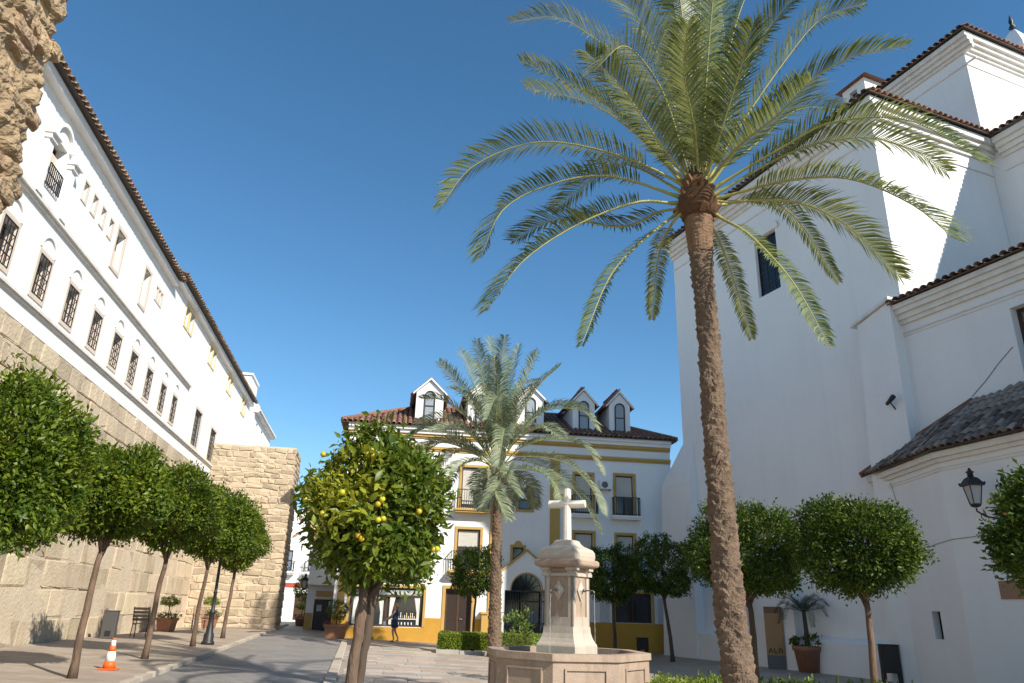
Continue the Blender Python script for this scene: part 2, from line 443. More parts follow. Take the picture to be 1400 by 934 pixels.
def tile_matrices(poly, pitch=.26, row=.4, lift=.03, jit=.012, rng=None, maxrow=99):
    """tile placements over a planar roof face; poly[0]->poly[1] is its eave"""
    rng = rng or random.Random(5)
    P = [Vector(p) for p in poly]
    e = (P[1] - P[0]).normalized()
    nrm = e.cross(P[2] - P[0]).normalized()
    if nrm.z < 0: nrm = -nrm
    f = nrm.cross(e).normalized()
    if f.z < 0: f = -f
    nrm = e.cross(f); s = 1
    if nrm.z < 0: nrm = -nrm; e2 = -e
    else: e2 = e
    Q = [((p - P[0]).dot(e), (p - P[0]).dot(f)) for p in P]
    x0, x1 = min(q[0] for q in Q), max(q[0] for q in Q); y1 = max(q[1] for q in Q)
    out = []
    nc = int((x1 - x0) / pitch)
    for r in range(min(int(y1 / row) + 1, maxrow)):
        for c in range(nc + 1):
            x = x0 + pitch * (c + .5); y = r * row
            if not in_poly(x, y + .12, Q): continue
            p = P[0] + e * x + f * (y - .06 + rng.uniform(-1, 1) * jit) + nrm * (lift + .008 * (r % 2) + rng.uniform(0, jit))
            a = rng.uniform(-.04, .04)
            ex = (e2 * math.cos(a) + f * math.sin(a)); fy = nrm.cross(ex)
            tl = rng.uniform(-.03, .02)
            fy2 = fy * math.cos(tl) + nrm * math.sin(tl); nz = ex.cross(fy2)
            out.append((r, Matrix(((ex.x, fy2.x, nz.x, p.x), (ex.y, fy2.y, nz.y, p.y), (ex.z, fy2.z, nz.z, p.z), (0, 0, 0, 1)))))
    return out

def joined(name, meshes, mats_, mat_, parent, kind="stuff"):
    """many placed copies of small meshes as ONE part"""
    V = []; Fc = []; k = 0
    tint = []
    rng = random.Random(len(mats_))
    datas = []
    for me in meshes:
        v = np.array([tuple(x.co) for x in me.vertices]); f = [tuple(p.vertices) for p in me.polygons]
        datas.append((v, f))
    for i, M in enumerate(mats_):
        v, f = datas[i % len(datas)]
        A = np.array(M)
        vv = v @ A[:3, :3].T + A[:3, 3]
        V.append(vv); Fc += [tuple(j + k for j in q) for q in f]; k += len(v)
    me = bpy.data.meshes.new(name); me.from_pydata(np.vstack(V).tolist(), [], Fc)
    me.polygons.foreach_set("use_smooth", [True] * len(Fc)); me.update()
    return part(name, me, mat_, parent, kind=kind)

def roof_face(parent, poly, tm, tmat, bed=TILEB, singles=0, pitch=.26, row=.4, rng=None, maxrow=99, name="roof", thick=.05):
    """a sloping roof face: bed slab, single eave tiles as pieces and the rest joined"""
    P = [Vector(p) for p in poly]
    mb = MB(); dn = Vector((0, 0, -thick))
    mb.prism([p + dn for p in P], P)
    o = part(name, mb, bed, parent)
    ms = tile_matrices(poly, pitch, row, rng=rng, maxrow=maxrow)
    for r, M in ms[:singles]: piece("tile", tm, M, o)
    rest = [M for r, M in ms[singles:]]
    if rest: joined("tile_field", [tm], rest, tmat, o)
    return o

def cornice(parent, F, s0, s1, steps, m, name="cornice"):
    """stepped moulding: steps = [(z0,z1,out),...]"""
    mb = MB()
    for z0, z1, out in steps: mb.fbox(F, s0, s1, -.02, out, z0, z1 - .002)
    return part(name, mb, m, parent)

# ------------------------------------------------------------------ stones
def stone_mesh(name, seed, m, rough=.5, n=2):
    """a squared stone of unit size (x,z in -.5...5, front face at y=-.5) with worn, uneven edges"""
    rng = random.Random(seed)
    bm = bmesh.new()
    bmesh.ops.create_cube(bm, size=1.0)
    bmesh.ops.bevel(bm, geom=list(bm.edges), offset=.055, segments=1, affect='EDGES')
    for v in bm.verts:
        v.co.x += rng.uniform(-1, 1) * .035 * rough; v.co.z += rng.uniform(-1, 1) * .045 * rough
        v.co.y += rng.uniform(-1, 1) * .14 * rough
    me = bpy.data.meshes.new(name); bm.to_mesh(me); bm.free(); me.materials.append(m)
    return me

def boulder_mesh(name, seed, m):
    """an eroded block: squarish, pitted, broken edges"""
    from mathutils import noise as MN
    rng = random.Random(seed)
    bm = bmesh.new()
    bmesh.ops.create_cube(bm, size=1.0)
    bmesh.ops.subdivide_edges(bm, edges=list(bm.edges), cuts=5, use_grid_fill=True)
    o = Vector((rng.uniform(0, 50), rng.uniform(0, 50), rng.uniform(0, 50)))
    for v in bm.verts:
        c = v.co.copy(); n_ = c.normalized()
        r_ = (abs(c.x) ** 5 + abs(c.y) ** 5 + abs(c.z) ** 5) ** .2
        v.co = c * (.5 / max(r_, .1)) * .98 + n_ * (.16 * MN.fractal(c * 2.2 + o, 1.0, 2.0, 4) - .05)
    me = bpy.data.meshes.new(name); bm.to_mesh(me); bm.free(); me.materials.append(m)
    return me

# ------------------------------------------------------------------ foliage
def leaf_mesh(name, P, A, Nn, Ln, Wd, tint, m, fold=.18, droop=.12):
    """leaves from numpy arrays: base points, axes, normals, lengths, widths"""
    A = A / np.linalg.norm(A, axis=1, keepdims=True)
    S = np.cross(Nn, A); S /= (np.linalg.norm(S, axis=1, keepdims=True) + 1e-9)
    Nn = np.cross(A, S)
    L_ = Ln[:, None]; W_ = Wd[:, None]
    v0 = P; v1 = P + A * L_ * .42 + S * W_ * .5 + Nn * W_ * fold
    v2 = P + A * L_ - Nn * L_ * droop; v3 = P + A * L_ * .42 - S * W_ * .5 + Nn * W_ * fold
    n = len(P)
    V = np.stack([v0, v1, v2, v3], 1).reshape(-1, 3)
    idx = np.arange(n)[:, None] * 4
    F3 = np.concatenate([idx + np.array([0, 1, 2]), idx + np.array([0, 2, 3])], 1).reshape(-1)
    me = bpy.data.meshes.new(name)
    me.vertices.add(4 * n); me.vertices.foreach_set("co", V.ravel())
    me.loops.add(6 * n); me.loops.foreach_set("vertex_index", F3)
    me.polygons.add(2 * n); me.polygons.foreach_set("loop_start", np.arange(2 * n) * 3)
    me.update(calc_edges=True)
    at = me.attributes.new("tint", 'FLOAT', 'POINT'); at.data.foreach_set("value", np.repeat(tint, 4).astype(np.float32))
    me.materials.append(m)
    return me

def crown_points(rs, rx, ry, rz, nclump, per, spread, flat=.75, inner=.45, lump=.16, box=2):
    """leaf clumps through an uneven ellipsoid; returns leaf base points, outward directions"""
    d = rs.normal(size=(nclump, 3)); d /= np.linalg.norm(d, axis=1, keepdims=True)
    ph = rs.uniform(0, 6.28, 6)
    lum = 1 + lump * (np.sin(d[:, 0] * 4.3 + ph[0]) * np.sin(d[:, 1] * 3.9 + ph[1]) + .7 * np.sin(d[:, 2] * 5.1 + ph[2] + d[:, 0] * 3) + .5 * np.sin(d[:, 0] * 9 + ph[3]) * np.sin(d[:, 1] * 8 + ph[4]))
    d = d / ((np.abs(d) ** box).sum(1) ** (1 / box))[:, None] if box != 2 else d
    rad = inner + (1 - inner) * np.sqrt(rs.uniform(0, 1, nclump))
    rad = np.where(rs.uniform(0, 1, nclump) < .6, rs.uniform(.86, 1.0, nclump), rad)
    rad = rad * lum
    # stray shoots
    st = rs.uniform(0, 1, nclump) < .04
    rad = np.where(st, rad * rs.uniform(1.03, 1.16, nclump), rad)
    z = np.where(d[:, 2] < 0, d[:, 2] * flat, d[:, 2])
    c = np.stack([d[:, 0] * rad * rx, d[:, 1] * rad * ry, z * rad * rz], 1)
    C_ = np.repeat(c, per, 0); D = np.repeat(d, per, 0)
    off = rs.normal(size=C_.shape) * spread
    return C_ + off, D, np.repeat(rs.uniform(0, 1, nclump), per)

def crown_mesh(name, seed, rx, ry, rz, nclump, per, L, W, m, spread=.08, flat=.8, up=.15, tintbias=0.0, box=2):
    rs = np.random.RandomState(seed)
    P, D, ct = crown_points(rs, rx, ry, rz, nclump, per, spread, flat, .3, .15, box)
    n = len(P)
    A = D * .75 + rs.normal(size=(n, 3)) * .55 + np.array([0, 0, up])
    Nn = D * .7 + np.array([0, 0, .55]) + rs.normal(size=(n, 3)) * .45
    Ln = L * rs.uniform(.5, 1.3, n); Wd = W * rs.uniform(.75, 1.2, n)
    tint = np.clip(.6 * ct + .45 * rs.uniform(0, 1, n) + tintbias, 0, 1) ** 1.6
    return leaf_mesh(name, P, A, Nn, Ln, Wd, tint, m)

def trunk_parts(seed, h, r, crown_c, rx, rz, lean=0.0, fork=True):
    """tapered trunk and limbs that run into the crown; local coordinates, base at origin"""
    rng = random.Random(seed)
    t = MB()
    pts = []; rad = []
    top = Vector((crown_c[0] * .8, crown_c[1] * .8, h))
    for i in range(9):
        k = i / 8
        pts.append(Vector((top.x * k + rng.uniform(-1, 1) * .012 + .05 * math.sin(k * 4 + seed) * k, top.y * k + .04 * math.sin(k * 3 + seed * 2), h * k)))
        rad.append(r * (1.28 - .42 * k + .35 * max(0, .12 - k) * 8))
    t.tube(pts, rad, 10)
    limbs = MB()
    n = 5
    for i in range(n):
        a = 6.283 * i / n + rng.uniform(-.4, .4)
        ex = Vector((math.cos(a) * rx * .72, math.sin(a) * rx * .72, crown_c[2] + rng.uniform(-.1, .5) * rz))
        st = pts[-1] - Vector((0, 0, rng.uniform(.02, .22)))
        mid = st.lerp(ex, .45) + Vector((0, 0, .12 * rz))
        lp = [st, st.lerp(mid, .5) + Vector((0, 0, .03)), mid, mid.lerp(ex, .55), ex]
        limbs.tube(lp, [r * .62, r * .52, r * .42, r * .28, r * .12], 7)
    limbs.tube([pts[-1], pts[-1] + Vector((.03, 0, rz * .5)), Vector((crown_c[0], crown_c[1], crown_c[2] + rz * .5))], [r * .7, r * .5, r * .12], 7)
    return t, limbs

def orange_tree(loc, label, seed, h, cz, rx, rz, r=.07, nclump=420, per=16, L=.105, W=.05, m=None, coff=(0, 0), bark=None, fruits=0, fm=None, flat=.8, group=None, ry=None, box=2.5):
    root = thing("orange_tree", loc, label, "tree", group)
    t, l = trunk_parts(seed, h, r, (coff[0], coff[1], cz), rx, rz)
    tr = part("trunk", t, bark or BARK, root, world=False)
    part("limb", l, bark or BARK, tr, world=False)
    me = crown_mesh("crown", seed, rx, ry or rx, rz, nclump, per, L, W, m or LEAF_ORANGE, flat=flat, box=box)
    cr = link("crown", me, None, root, world=False); cr.location = (coff[0], coff[1], cz)
    if fruits:
        rng = random.Random(seed + 9)
        fr = MB(); fr.ball((0, 0, 0), .042, 10, 7); fme = fr.mesh("fruit"); fme.materials.append(fm or FRUIT)
        for i in range(fruits):
            a = rng.uniform(0, 6.28); e = rng.uniform(-.5, .7)
            d = Vector((math.cos(a) * math.cos(e) * rx, math.sin(a) * math.cos(e) * rx, math.sin(e) * rz * (flat if e < 0 else 1))) * rng.uniform(.92, 1.0)
            o = link("fruit", fme, None, root, world=False); o.location = (coff[0] + d.x, coff[1] + d.y, cz + d.z)
    return root

# ------------------------------------------------------------------ palm
def frond(parent, pts, nl, lmax, m, seed, wid=.028, rr=.022, vang=.55, start=.16, droop=.25, rm=None, curl=0.0, world=True):
    """one feather leaf along a spline of points: rachis with two ranks of folded leaflets"""
    rs = np.random.RandomState(seed)
    P = [Vector(p) for p in pts]
    # Catmull-Rom
    Q = [P[0] * 2 - P[1]] + P + [P[-1] * 2 - P[-2]]
    C_ = []
    seg = 14
    for i in range(1, len(Q) - 2):
        for k in range(seg):
            t = k / seg
            a, b, c, d = Q[i - 1], Q[i], Q[i + 1], Q[i + 2]
            C_.append(.5 * ((2 * b) + (c - a) * t + (2 * a - 5 * b + 4 * c - d) * t * t + (3 * b - a - 3 * c + d) * t ** 3))
    C_.append(P[-1])
    n = len(C_)
    cl = [0.0]
    for i in range(1, n): cl.append(cl[-1] + (C_[i] - C_[i - 1]).length)
    T = cl[-1]
    mb = MB()
    sel = list(range(0, n, 3)) + ([n - 1] if (n - 1) % 3 else [])
    mb.tube([C_[i] for i in sel], [rr * (1.25 - 1.1 * cl[i] / T) * (1 + 1.0 * max(0, .1 - cl[i] / T) * 10) for i in sel], 5)
    o = part("frond", mb, rm or RACHIS, parent, world=world)
    V = []; Fc = []; tint = []
    j = 0; base = rs.uniform(.2, .6)
    hang = Vector((0, 0, -1))
    twist = rs.uniform(-.25, .25)
    for q in range(nl):
        u = start + (1 - start) * ((q + .5) / nl)
        s = u * T
        while j < n - 2 and cl[j + 1] < s: j += 1
        f = (s - cl[j]) / max(cl[j + 1] - cl[j], 1e-6)
        p = C_[j].lerp(C_[j + 1], f); tan = (C_[j + 1] - C_[j]).normalized()
        side = tan.cross(Vector((0, 0, 1)))
        if side.length < .25: side = tan.cross(Vector((.3, .9, .1)))
        side.normalize(); up = side.cross(tan).normalized()
        x = (u - start) / (1 - start)
        ln = lmax * (0.42 + 1.0 * x ** .55 * (1 - x) ** .5 * 1.35) * (.72 if x > .93 else 1)
        fwd = .35 + .75 * x
        for sg in (-1, 1):
            va = vang * (1 + rs.uniform(-.3, .3)) + twist * sg
            d = (side * sg * math.cos(va) + up * math.sin(va) + tan * (fwd + rs.uniform(-.12, .12))).normalized()
            l = ln * rs.uniform(.85, 1.1)
            d2 = (d + hang * droop * rs.uniform(.5, 1.5) + tan * curl).normalized()
            nn = d.cross(tan).normalized() * 1.0
            ww = wid * rs.uniform(.8, 1.15)
            wv = d.cross(nn).normalized() * ww * .5
            b0 = p + side * sg * rr * .3
            m1 = b0 + d * l * .5; tip = m1 + d2 * l * .5
            k = len(V)
            V += [b0 - wv * .5, b0 + wv * .5, m1 - wv, m1 + wv, tip]
            Fc += [(k, k + 1, k + 3, k + 2), (k + 2, k + 3, k + 4)]
            tint += [min(1, max(0, base * .7 + rs.uniform(-.25, .5)))] * 5
    me = bpy.data.meshes.new("leaflets"); me.from_pydata([tuple(v) for v in V], [], Fc); me.update()
    at = me.attributes.new("tint", 'FLOAT', 'POINT'); at.data.foreach_set("value", np.array(tint, dtype=np.float32))
    me.materials.append(m)
    part("leaflets", me, m, o, kind="stuff")
    return o

def palm_trunk(name, pts, rad, m, parent, seed, nth=40, dz=.035, scale_h=.17, nscale=11, amp=.035, top_m=None):
    """trunk covered in the stumps of old leaves: staggered scallops in real relief"""
    rs = np.random.RandomState(seed)
    pts = np.array(pts); zs = pts[:, 2]
    nz = int((zs[-1] - zs[0]) / dz)
    Z = np.linspace(zs[0], zs[-1], nz + 1)
    X = np.interp(Z, zs, pts[:, 0]); Y = np.interp(Z, zs, pts[:, 1]); Rr = np.interp(Z, zs, rad)
    th = np.linspace(0, 2 * np.pi, nth, endpoint=False)
    zz, tt = np.meshgrid(Z, th, indexing='ij')
    wob = .16 * np.sin(tt * 2 + zz * 1.7) + .22 * np.sin(tt * 5 + zz * 4.1) * np.sin(zz * 2.7) + .15 * np.sin(tt * 9 - zz * 3.3)
    row = zz / scale_h + wob + .18 * np.sin(tt * 3 + zz * 2.3)
    ri = np.floor(row); rf = row - ri
    ph = tt / (2 * np.pi) * nscale + .5 * (ri % 2)
    cf = ph - np.floor(ph) - .5
    hsh = np.sin(ri * 12.9 + np.floor(ph) * 78.2 + seed) * 43758.5; hsh = hsh - np.floor(hsh)
    prof = np.clip(rf, 0, 1) ** 1.3 * np.clip(1.15 - (2 * np.abs(cf)) ** 2.2 - .25 * (1 - rf) , 0, 1) * (.35 + .9 * hsh)
    tip = np.where(rf > .9, .35, 1.0)
    r = Rr[:, None] + amp * (prof * tip - .3) + rs.normal(size=zz.shape) * amp * .07 + amp * .35 * np.sin(zz * 3.1 + tt) * np.sin(tt * 2 + zz * 5.3)
    VX = X[:, None] + r * np.cos(tt); VY = Y[:, None] + r * np.sin(tt)
    V = np.stack([VX, VY, zz], 2).reshape(-1, 3)
    f = []
    for i in range(nz):
        for k in range(nth):
            f.append((i * nth + k, i * nth + (k + 1) % nth, (i + 1) * nth + (k + 1) % nth, (i + 1) * nth + k))
    me = bpy.data.meshes.new(name); me.from_pydata(V.tolist(), [], f); me.update()
    return part(name, me, m, parent)

# ================================================================== THE SETTING
# ground: one sheet to the horizon, falling gently to the right between x=-14 and x=6
g = MB()
xs = [-1200, -14, 6, 1200]; ys = [-200, 60, 1500]
for i in range(3):
    for j in range(2):
        g.quad((xs[i], ys[j], gz(xs[i])), (xs[i + 1], ys[j], gz(xs[i + 1])), (xs[i + 1], ys[j + 1], gz(xs[i + 1])), (xs[i], ys[j + 1], gz(xs[i])))
GROUND = part("ground", g, PAVE, kind="structure")

def kx(y): return -7.16 - .19 * (y - 16.3)         # left kerb of the lane
def rx_(y): return -3.96 - .185 * (y - 17.76)      # right edge of the lane
def lwx(y): return -13.15 - .1763 * (y - 22.2)     # foot of the city wall

def strip(name, fa, fb, y0, y1, dz, m, thick=0.0, clampx=True):
    mb = MB(); n = 12
    for i in range(n):
        a, b = y0 + (y1 - y0) * i / n, y0 + (y1 - y0) * (i + 1) / n
        pts = [(fa(a), a), (fb(a), a), (fb(b), b), (fa(b), b)]
        if thick:
            mb.prism([(x, y, gz(x) + dz - thick) for x, y in pts], [(x, y, gz(x) + dz) for x, y in pts])
        else:
            mb.add([(x, y, gz(x) + dz) for x, y in pts], [(0, 1, 2, 3)])
    return part(name, mb, m, kind="structure")
ROAD = strip("road", kx, rx_, -6, 50, .006, ROADM)
PAVEMENT = strip("pavement", lambda y: lwx(y) + .02 if lwx(y) > -13.9 else -13.95, lambda y: kx(y) - .16, -6, 40.6, .085, PAVE, thick=.08)

# kerb stones along the lane
kme = stone_mesh("kerb_stone", 3, KERB, .25)
def slab_matrix(x, y, z, sx, sy, sz, az):
    a = R(az)
    ux = Vector((math.sin(a), math.cos(a), 0)); ux.z = -.03 * ux.x
    vy = Vector((-math.cos(a), math.sin(a), 0)); vy.z = -.03 * vy.x
    return Matrix(((ux.x * sx, vy.x * sy, 0, x), (ux.y * sx, vy.y * sy, 0, y), (ux.z * sx, vy.z * sy, sz, z), (0, 0, 0, 1)))
for i in range(44):
    y = 9 + i * .92; x = kx(y) - .08
    piece("kerb_stone", kme, slab_matrix(x, y, gz(x) + .035, .9, .16, .12, -10.75), PAVEMENT)

# paving slabs of the square
sme = [stone_mesh("paving_slab", 40 + i, SLAB, .12) for i in range(3)]
sgr = [stone_mesh("paving_slab", 50 + i, SLABG, .12) for i in range(3)]
for me in sme + sgr: pass
PF = Frame((-4.1, 12.2), 82)
rng = random.Random(11)
FC = (1.28, 15.95)
cnt = 0
row = 0; bb = 0.0
while bb < 19.5:
    depth = (.72, .5, .72, .5, .95)[row % 5]
    grey = row % 5 in (1, 3)
    s = -6.0 + rng.uniform(0, .5)
    while s < 6.0:
        wd = rng.uniform(.75, 1.0) if not grey else rng.uniform(.5, .7)
        p = PF.w(s + wd / 2, -(bb + depth / 2), 0)
        edge = rx_(p.y) + .55 - .03
        if p.x > edge and p.x < 2.0 and (p.x - FC[0]) ** 2 + (p.y - FC[1]) ** 2 > 2.2 ** 2 and not (-3.0 < p.x and p.y > 30.2) and (p.x + 1.95) ** 2 + (p.y - 10.83) ** 2 > .6 and cnt < 290:
            me = (sgr if grey else sme)[rng.randrange(3)]
            piece("paving_slab", me, slab_matrix(p.x, p.y, gz(p.x) - .002 + rng.uniform(-.002, .003), wd - .018, depth - .018, .05, 82), GROUND)
            cnt += 1
        s += wd
    bb += depth; row += 1
# edging bricks between lane and square
for i in range(60):
    y = 13 + i * .36; x = rx_(y) + .17
    piece("edging_brick", kme, slab_matrix(x, y, gz(x) + .022, .34, .24, .07, -10.5), GROUND)

# ================================================================== CITY WALL below the convent
LF_ = Frame((-13.15, 22.2), -10)
cw = thing("city_wall", LF_.w(6, -.5, .28), "long ashlar stone wall carrying the white convent, behind the row of orange trees", "wall")
mb = MB(); mb.fbox(LF_, -22, 20.2, -1.2, -.06, -.2, 7.99); part("wall_core", mb, MORTAR, cw)
sm = [stone_mesh("stone", 100 + i, STONE, .55) for i in range(8)]
rng = random.Random(21)
z = 7.985; ci = 0; n = 0
heights = [.55, .62, .58, .66, .72, .70, .78, .74, .80, .82, .78, .66]
for h in heights:
    z0 = max(z - h, .12)
    s = -7.6 + rng.uniform(-.6, 0)
    while s < 19.9:
        wd = rng.uniform(.62, 1.25) if ci < 3 else rng.uniform(.75, 1.7)
        wd = min(wd, 20.1 - s)
        if wd > .15:
            worn = 0 if ci < 3 else rng.uniform(0, .04)
            dpt = .24; pr = (.02 if ci < 3 else -.02) - worn + (-rng.uniform(.04, .10) if (ci >= 3 and rng.random() < .14) else 0)
            M = LF_.mat(s + wd / 2, pr - dpt / 2, (z + z0) / 2) @ Matrix.Diagonal((wd - .028, dpt, z - z0 - .024, 1)) @ Matrix.Rotation(rng.uniform(-.012, .012) if ci > 2 else 0, 4, "Y") @ Matrix.Rotation(rng.choice((0, math.pi)), 4, 'Y')
            piece("stone", sm[rng.randrange(8)], M, cw); n += 1
        s += wd
    z = z0; ci += 1
    if z < .25: break

# ================================================================== CONVENT (white building on the wall)
cv = thing("convent_building", LF_.w(4, -4, 8), "long white convent with barred windows standing on the stone wall", "building")
low = [-6.75, -4.7, -2.7, -.65, 1.35, 3.3, 5.35, 7.45, 9.35]
ops = [(c - .34, c + .34, 8.88, 10.0) for c in low]
big = [(13.3, 14.7, 8.75, 10.5), (17.2, 18.6, 8.70, 10.4)]
ops += big
arch_w = (-5.85, -5.05, 11.62, 13.0); ops.append(arch_w)
small4 = [(c - .15, c + .15, 12.42, 12.98) for c in (-3.5, -2.75, -2.0, -1.25)]
mids = [(-.62, .08, 11.75, 13.05), (2.55, 3.2, 11.75, 13.1)]
trip = [(c - .1, c + .1, 12.55, 13.05) for c in (4.25, 4.58, 4.91)]
ops += small4 + mids + trip
pairs = []
for c in (9.3, 14.7, 20.0, 25.2):
    pairs += [(c - .72, c - .12, 13.15, 14.02), (c + .12, c + .72, 13.15, 14.02)]
w1 = MB(); wall_panel(w1, LF_, -24, 6.0, 8.0, 14.0, [o for o in ops if o[1] <= 6.0], depth=.32)
for s_ in ((6.0, 27.6),):
    wall_panel(w1, LF_, s_[0], s_[1], 8.0, 14.35, [o for o in ops if o[0] > 6.0] + pairs, depth=.32)
w1.quad(LF_.w(6.0, 0, 14.0), LF_.w(6.0, 0, 14.35), LF_.w(6.0, -9, 14.35), LF_.w(6.0, -9, 14.0))
w1.quad(LF_.w(-24, -9, 8), LF_.w(27.6, -9, 8), LF_.w(27.6, -9, 14.35), LF_.w(-24, -9, 14.35))
w1.quad(LF_.w(27.6, 0, 8), LF_.w(27.6, -9, 8), LF_.w(27.6, -9, 14.35), LF_.w(27.6, 0, 14.35))
w1.quad(LF_.w(-24, 0, 7.995), LF_.w(27.6, 0, 7.995), LF_.w(27.6, -9, 7.995), LF_.w(-24, -9, 7.995))
part("wall", w1, WHITE2, cv)
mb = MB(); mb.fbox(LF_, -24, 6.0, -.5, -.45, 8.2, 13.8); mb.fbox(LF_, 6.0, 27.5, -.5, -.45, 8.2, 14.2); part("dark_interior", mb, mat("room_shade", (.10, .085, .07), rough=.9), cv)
BEIGE = mat("beige_surround", (.66, .57, .48), (.60, .51, .42), scale=3, rough=.85)
cornice(cv, LF_, -24, 11.3, [(10.93, 11.0, .07), (11.0, 11.1, .14)], CORN, "string_course")
cornice(cv, LF_, -24, 19.9, [(8.46, 8.52, .06), (8.52, 8.60, .11)], CORN, "sill_course")
for c in low:
    o = window(cv, LF_, c - .34, c + .34, 8.88, 10.0, b=-.24, frame=.06, nx=2, nz=3, bar=.02, gm=(mat('curtained_pane', (.17, .125, .10), (.10, .075, .06), scale=6, rough=.25), GLASSB, mat('net_curtain_pane', (.36, .31, .26), (.26, .22, .18), scale=7, rough=.3))[int(c * 7.3) % 3])
    surround(o, LF_, c - .34, c + .34, 8.88, 10.0, .11, BEIGE, .025)
    grille(o, LF_, c - .33, c + .33, 8.9, 9.98, .03, 4, 4, r=.010)
    lin = MB(); lin.fbox(LF_, c + .325, c + .339, -.235, .02, 8.885, 9.995); part('jamb', lin, BEIGE, o)
    # blind arch above
    a = MB()
    for k in range(10):
        a0, a1 = math.pi * k / 10, math.pi * (k + 1) / 10
        for r0, r1 in ((.40, .47),):
            q = [LF_.w(c + r * math.cos(t), b_, 10.14 + r * math.sin(t)) for b_ in (-.01, .045) for r, t in ((r0, a0), (r1, a0), (r1, a1), (r0, a1))]
            a.hexa(q)
    part("arch_moulding", a, WHITE2, o)
for a_, c_, za, zc in big:
    o = window(cv, LF_, a_, c_, za, zc, b=-.12, nx=3, nz=4, bar=.02, fm=mat("grey_frame", (.32, .28, .24), rough=.6), gm=GLASSB)
    surround(o, LF_, a_, c_, za, zc, .12, BEIGE, .03)
    grille(o, LF_, a_ + .02, c_ - .02, za + .02, zc - .02, -.03, 8, 7, r=.009)
# arched window with pilasters
o = window(cv, LF_, *arch_w, b=-.28, nx=2, nz=2, gm=GLASS)
p = MB(); p.fbox(LF_, -5.84, -5.06, -.26, -.2, 11.9, 12.75); part("shutter", p, BEIGE, o)
grille(o, LF_, -5.85, -5.05, 11.62, 12.2, .06, 8, 2, r=.012)
for c in (-6.2, -4.7):
    mb = MB()
    mb.fbox(LF_, c - .15, c + .15, -.02, .12, 11.1, 12.75); mb.fbox(LF_, c - .24, c + .24, -.02, .26, 12.75, 12.86); mb.fbox(LF_, c - .2, c + .2, -.02, .18, 12.62, 12.745)
    mb.fbox(LF_, c - .19, c + .19, -.02, .17, 11.1, 11.25)
    part("pilaster", mb, WHITE2, o)
mb = MB()
for k in range(14):
    a0, a1 = math.pi * k / 14, math.pi * (k + 1) / 14
    mb.hexa([LF_.w(-5.45 + r * math.cos(t), b_, 13.02 + r * math.sin(t)) for b_ in (-.01, .09) for r, t in ((.46, a0), (.56, a0), (.56, a1), (.46, a1))])
part("arch_moulding", mb, WHITE2, o)
for q in small4 + trip:
    o = window(cv, LF_, *q, b=-.2, frame=.03, nx=1, nz=1, gm=GLASS); surround(o, LF_, *q, .06, BEIGE, .02)
for q in mids:
    o = window(cv, LF_, *q, b=-.2, nx=2, nz=3, bar=.02, gm=GLASS); surround(o, LF_, *q, .12, BEIGE, .03)
    p = MB(); p.fbox(LF_, q[0] + .03, q[1] - .03, -.19, -.16, q[2] + .05, q[2] + (q[3] - q[2]) * .55); part("shutter", p, mat("pale_curtain", (.62, .52, .42), rough=.9), o)
YELL = mat("pale_yellow_trim", (.72, .58, .30), (.66, .52, .26), scale=3, rough=.85)
for q in pairs:
    o = window(cv, LF_, *q, b=-.12, nx=2, nz=2, bar=.02, gm=GLASS); surround(o, LF_, *q, .09, YELL, .03)
# eaves and tiles
tmL = tile_mesh("tile", .11, .5, m=TILEC)
cornice(cv, LF_, -24, 6.0, [(13.88, 14.1, .24)], WHITE2, "eaves_cornice")
cornice(cv, LF_, 6.02, 27.6, [(14.23, 14.44, .24)], WHITE2, "eaves_cornice")
roof_face(cv, [LF_.w(-16, .42, 14.14), LF_.w(6.15, .42, 14.14), LF_.w(6.15, -4.5, 15.9), LF_.w(-16, -4.5, 15.9)], tmL, TILEC, singles=84, maxrow=4, thick=.025)
roof_face(cv, [LF_.w(6.02, .42, 14.50), LF_.w(27.6, .42, 14.50), LF_.w(27.6, -4.5, 16.2), LF_.w(6.02, -4.5, 16.2)], tmL, TILEC, singles=84, maxrow=4, thick=.025)

# white house beyond, with a roof terrace
WH = Frame(LF_.w(27.7, .35, 0)[:2], -10)
wh = thing("white_house", WH.w(4, -3, .3), "white house with roof terrace beyond the convent's far end", "building")
hops = [(1.4, 2.1, 12.1, 13.5), (3.9, 4.6, 12.1, 13.5)]
mb = MB(); wall_panel(mb, WH, 0, 9, .3, 14.0, hops, depth=.2); shell(mb, WH, 0, 9, -7, .3, 14.0); part("wall", mb, WHITE, wh)
for q in hops:
    o = window(wh, WH, *q, b=-.1, nx=2, nz=3, bar=.02, gm=GLASS)
cornice(wh, WH, -.1, 9.1, [(13.9, 14.02, .3), (14.02, 14.14, .4)], CORN)
mb = MB(); mb.fbox(WH, .3, 3.2, -3.2, -.6, 14.0, 16.6); mb.fbox(WH, 3.4, 7.8, -3.0, -.35, 14.0, 15.3); mb.fbox(WH, .2, 3.3, -3.3, -.5, 16.6, 16.75); part("terrace_room", mb, WHITE, wh)
r = MB()
for k in range(16): r.fbox(WH, 3.3 + k * .35, 3.33 + k * .35, -.2, -.17, 14.1, 15.0)
r.fbox(WH, 3.3, 8.6, -.2, -.17, 15.0, 15.04); part("railing", r, METAL, wh)

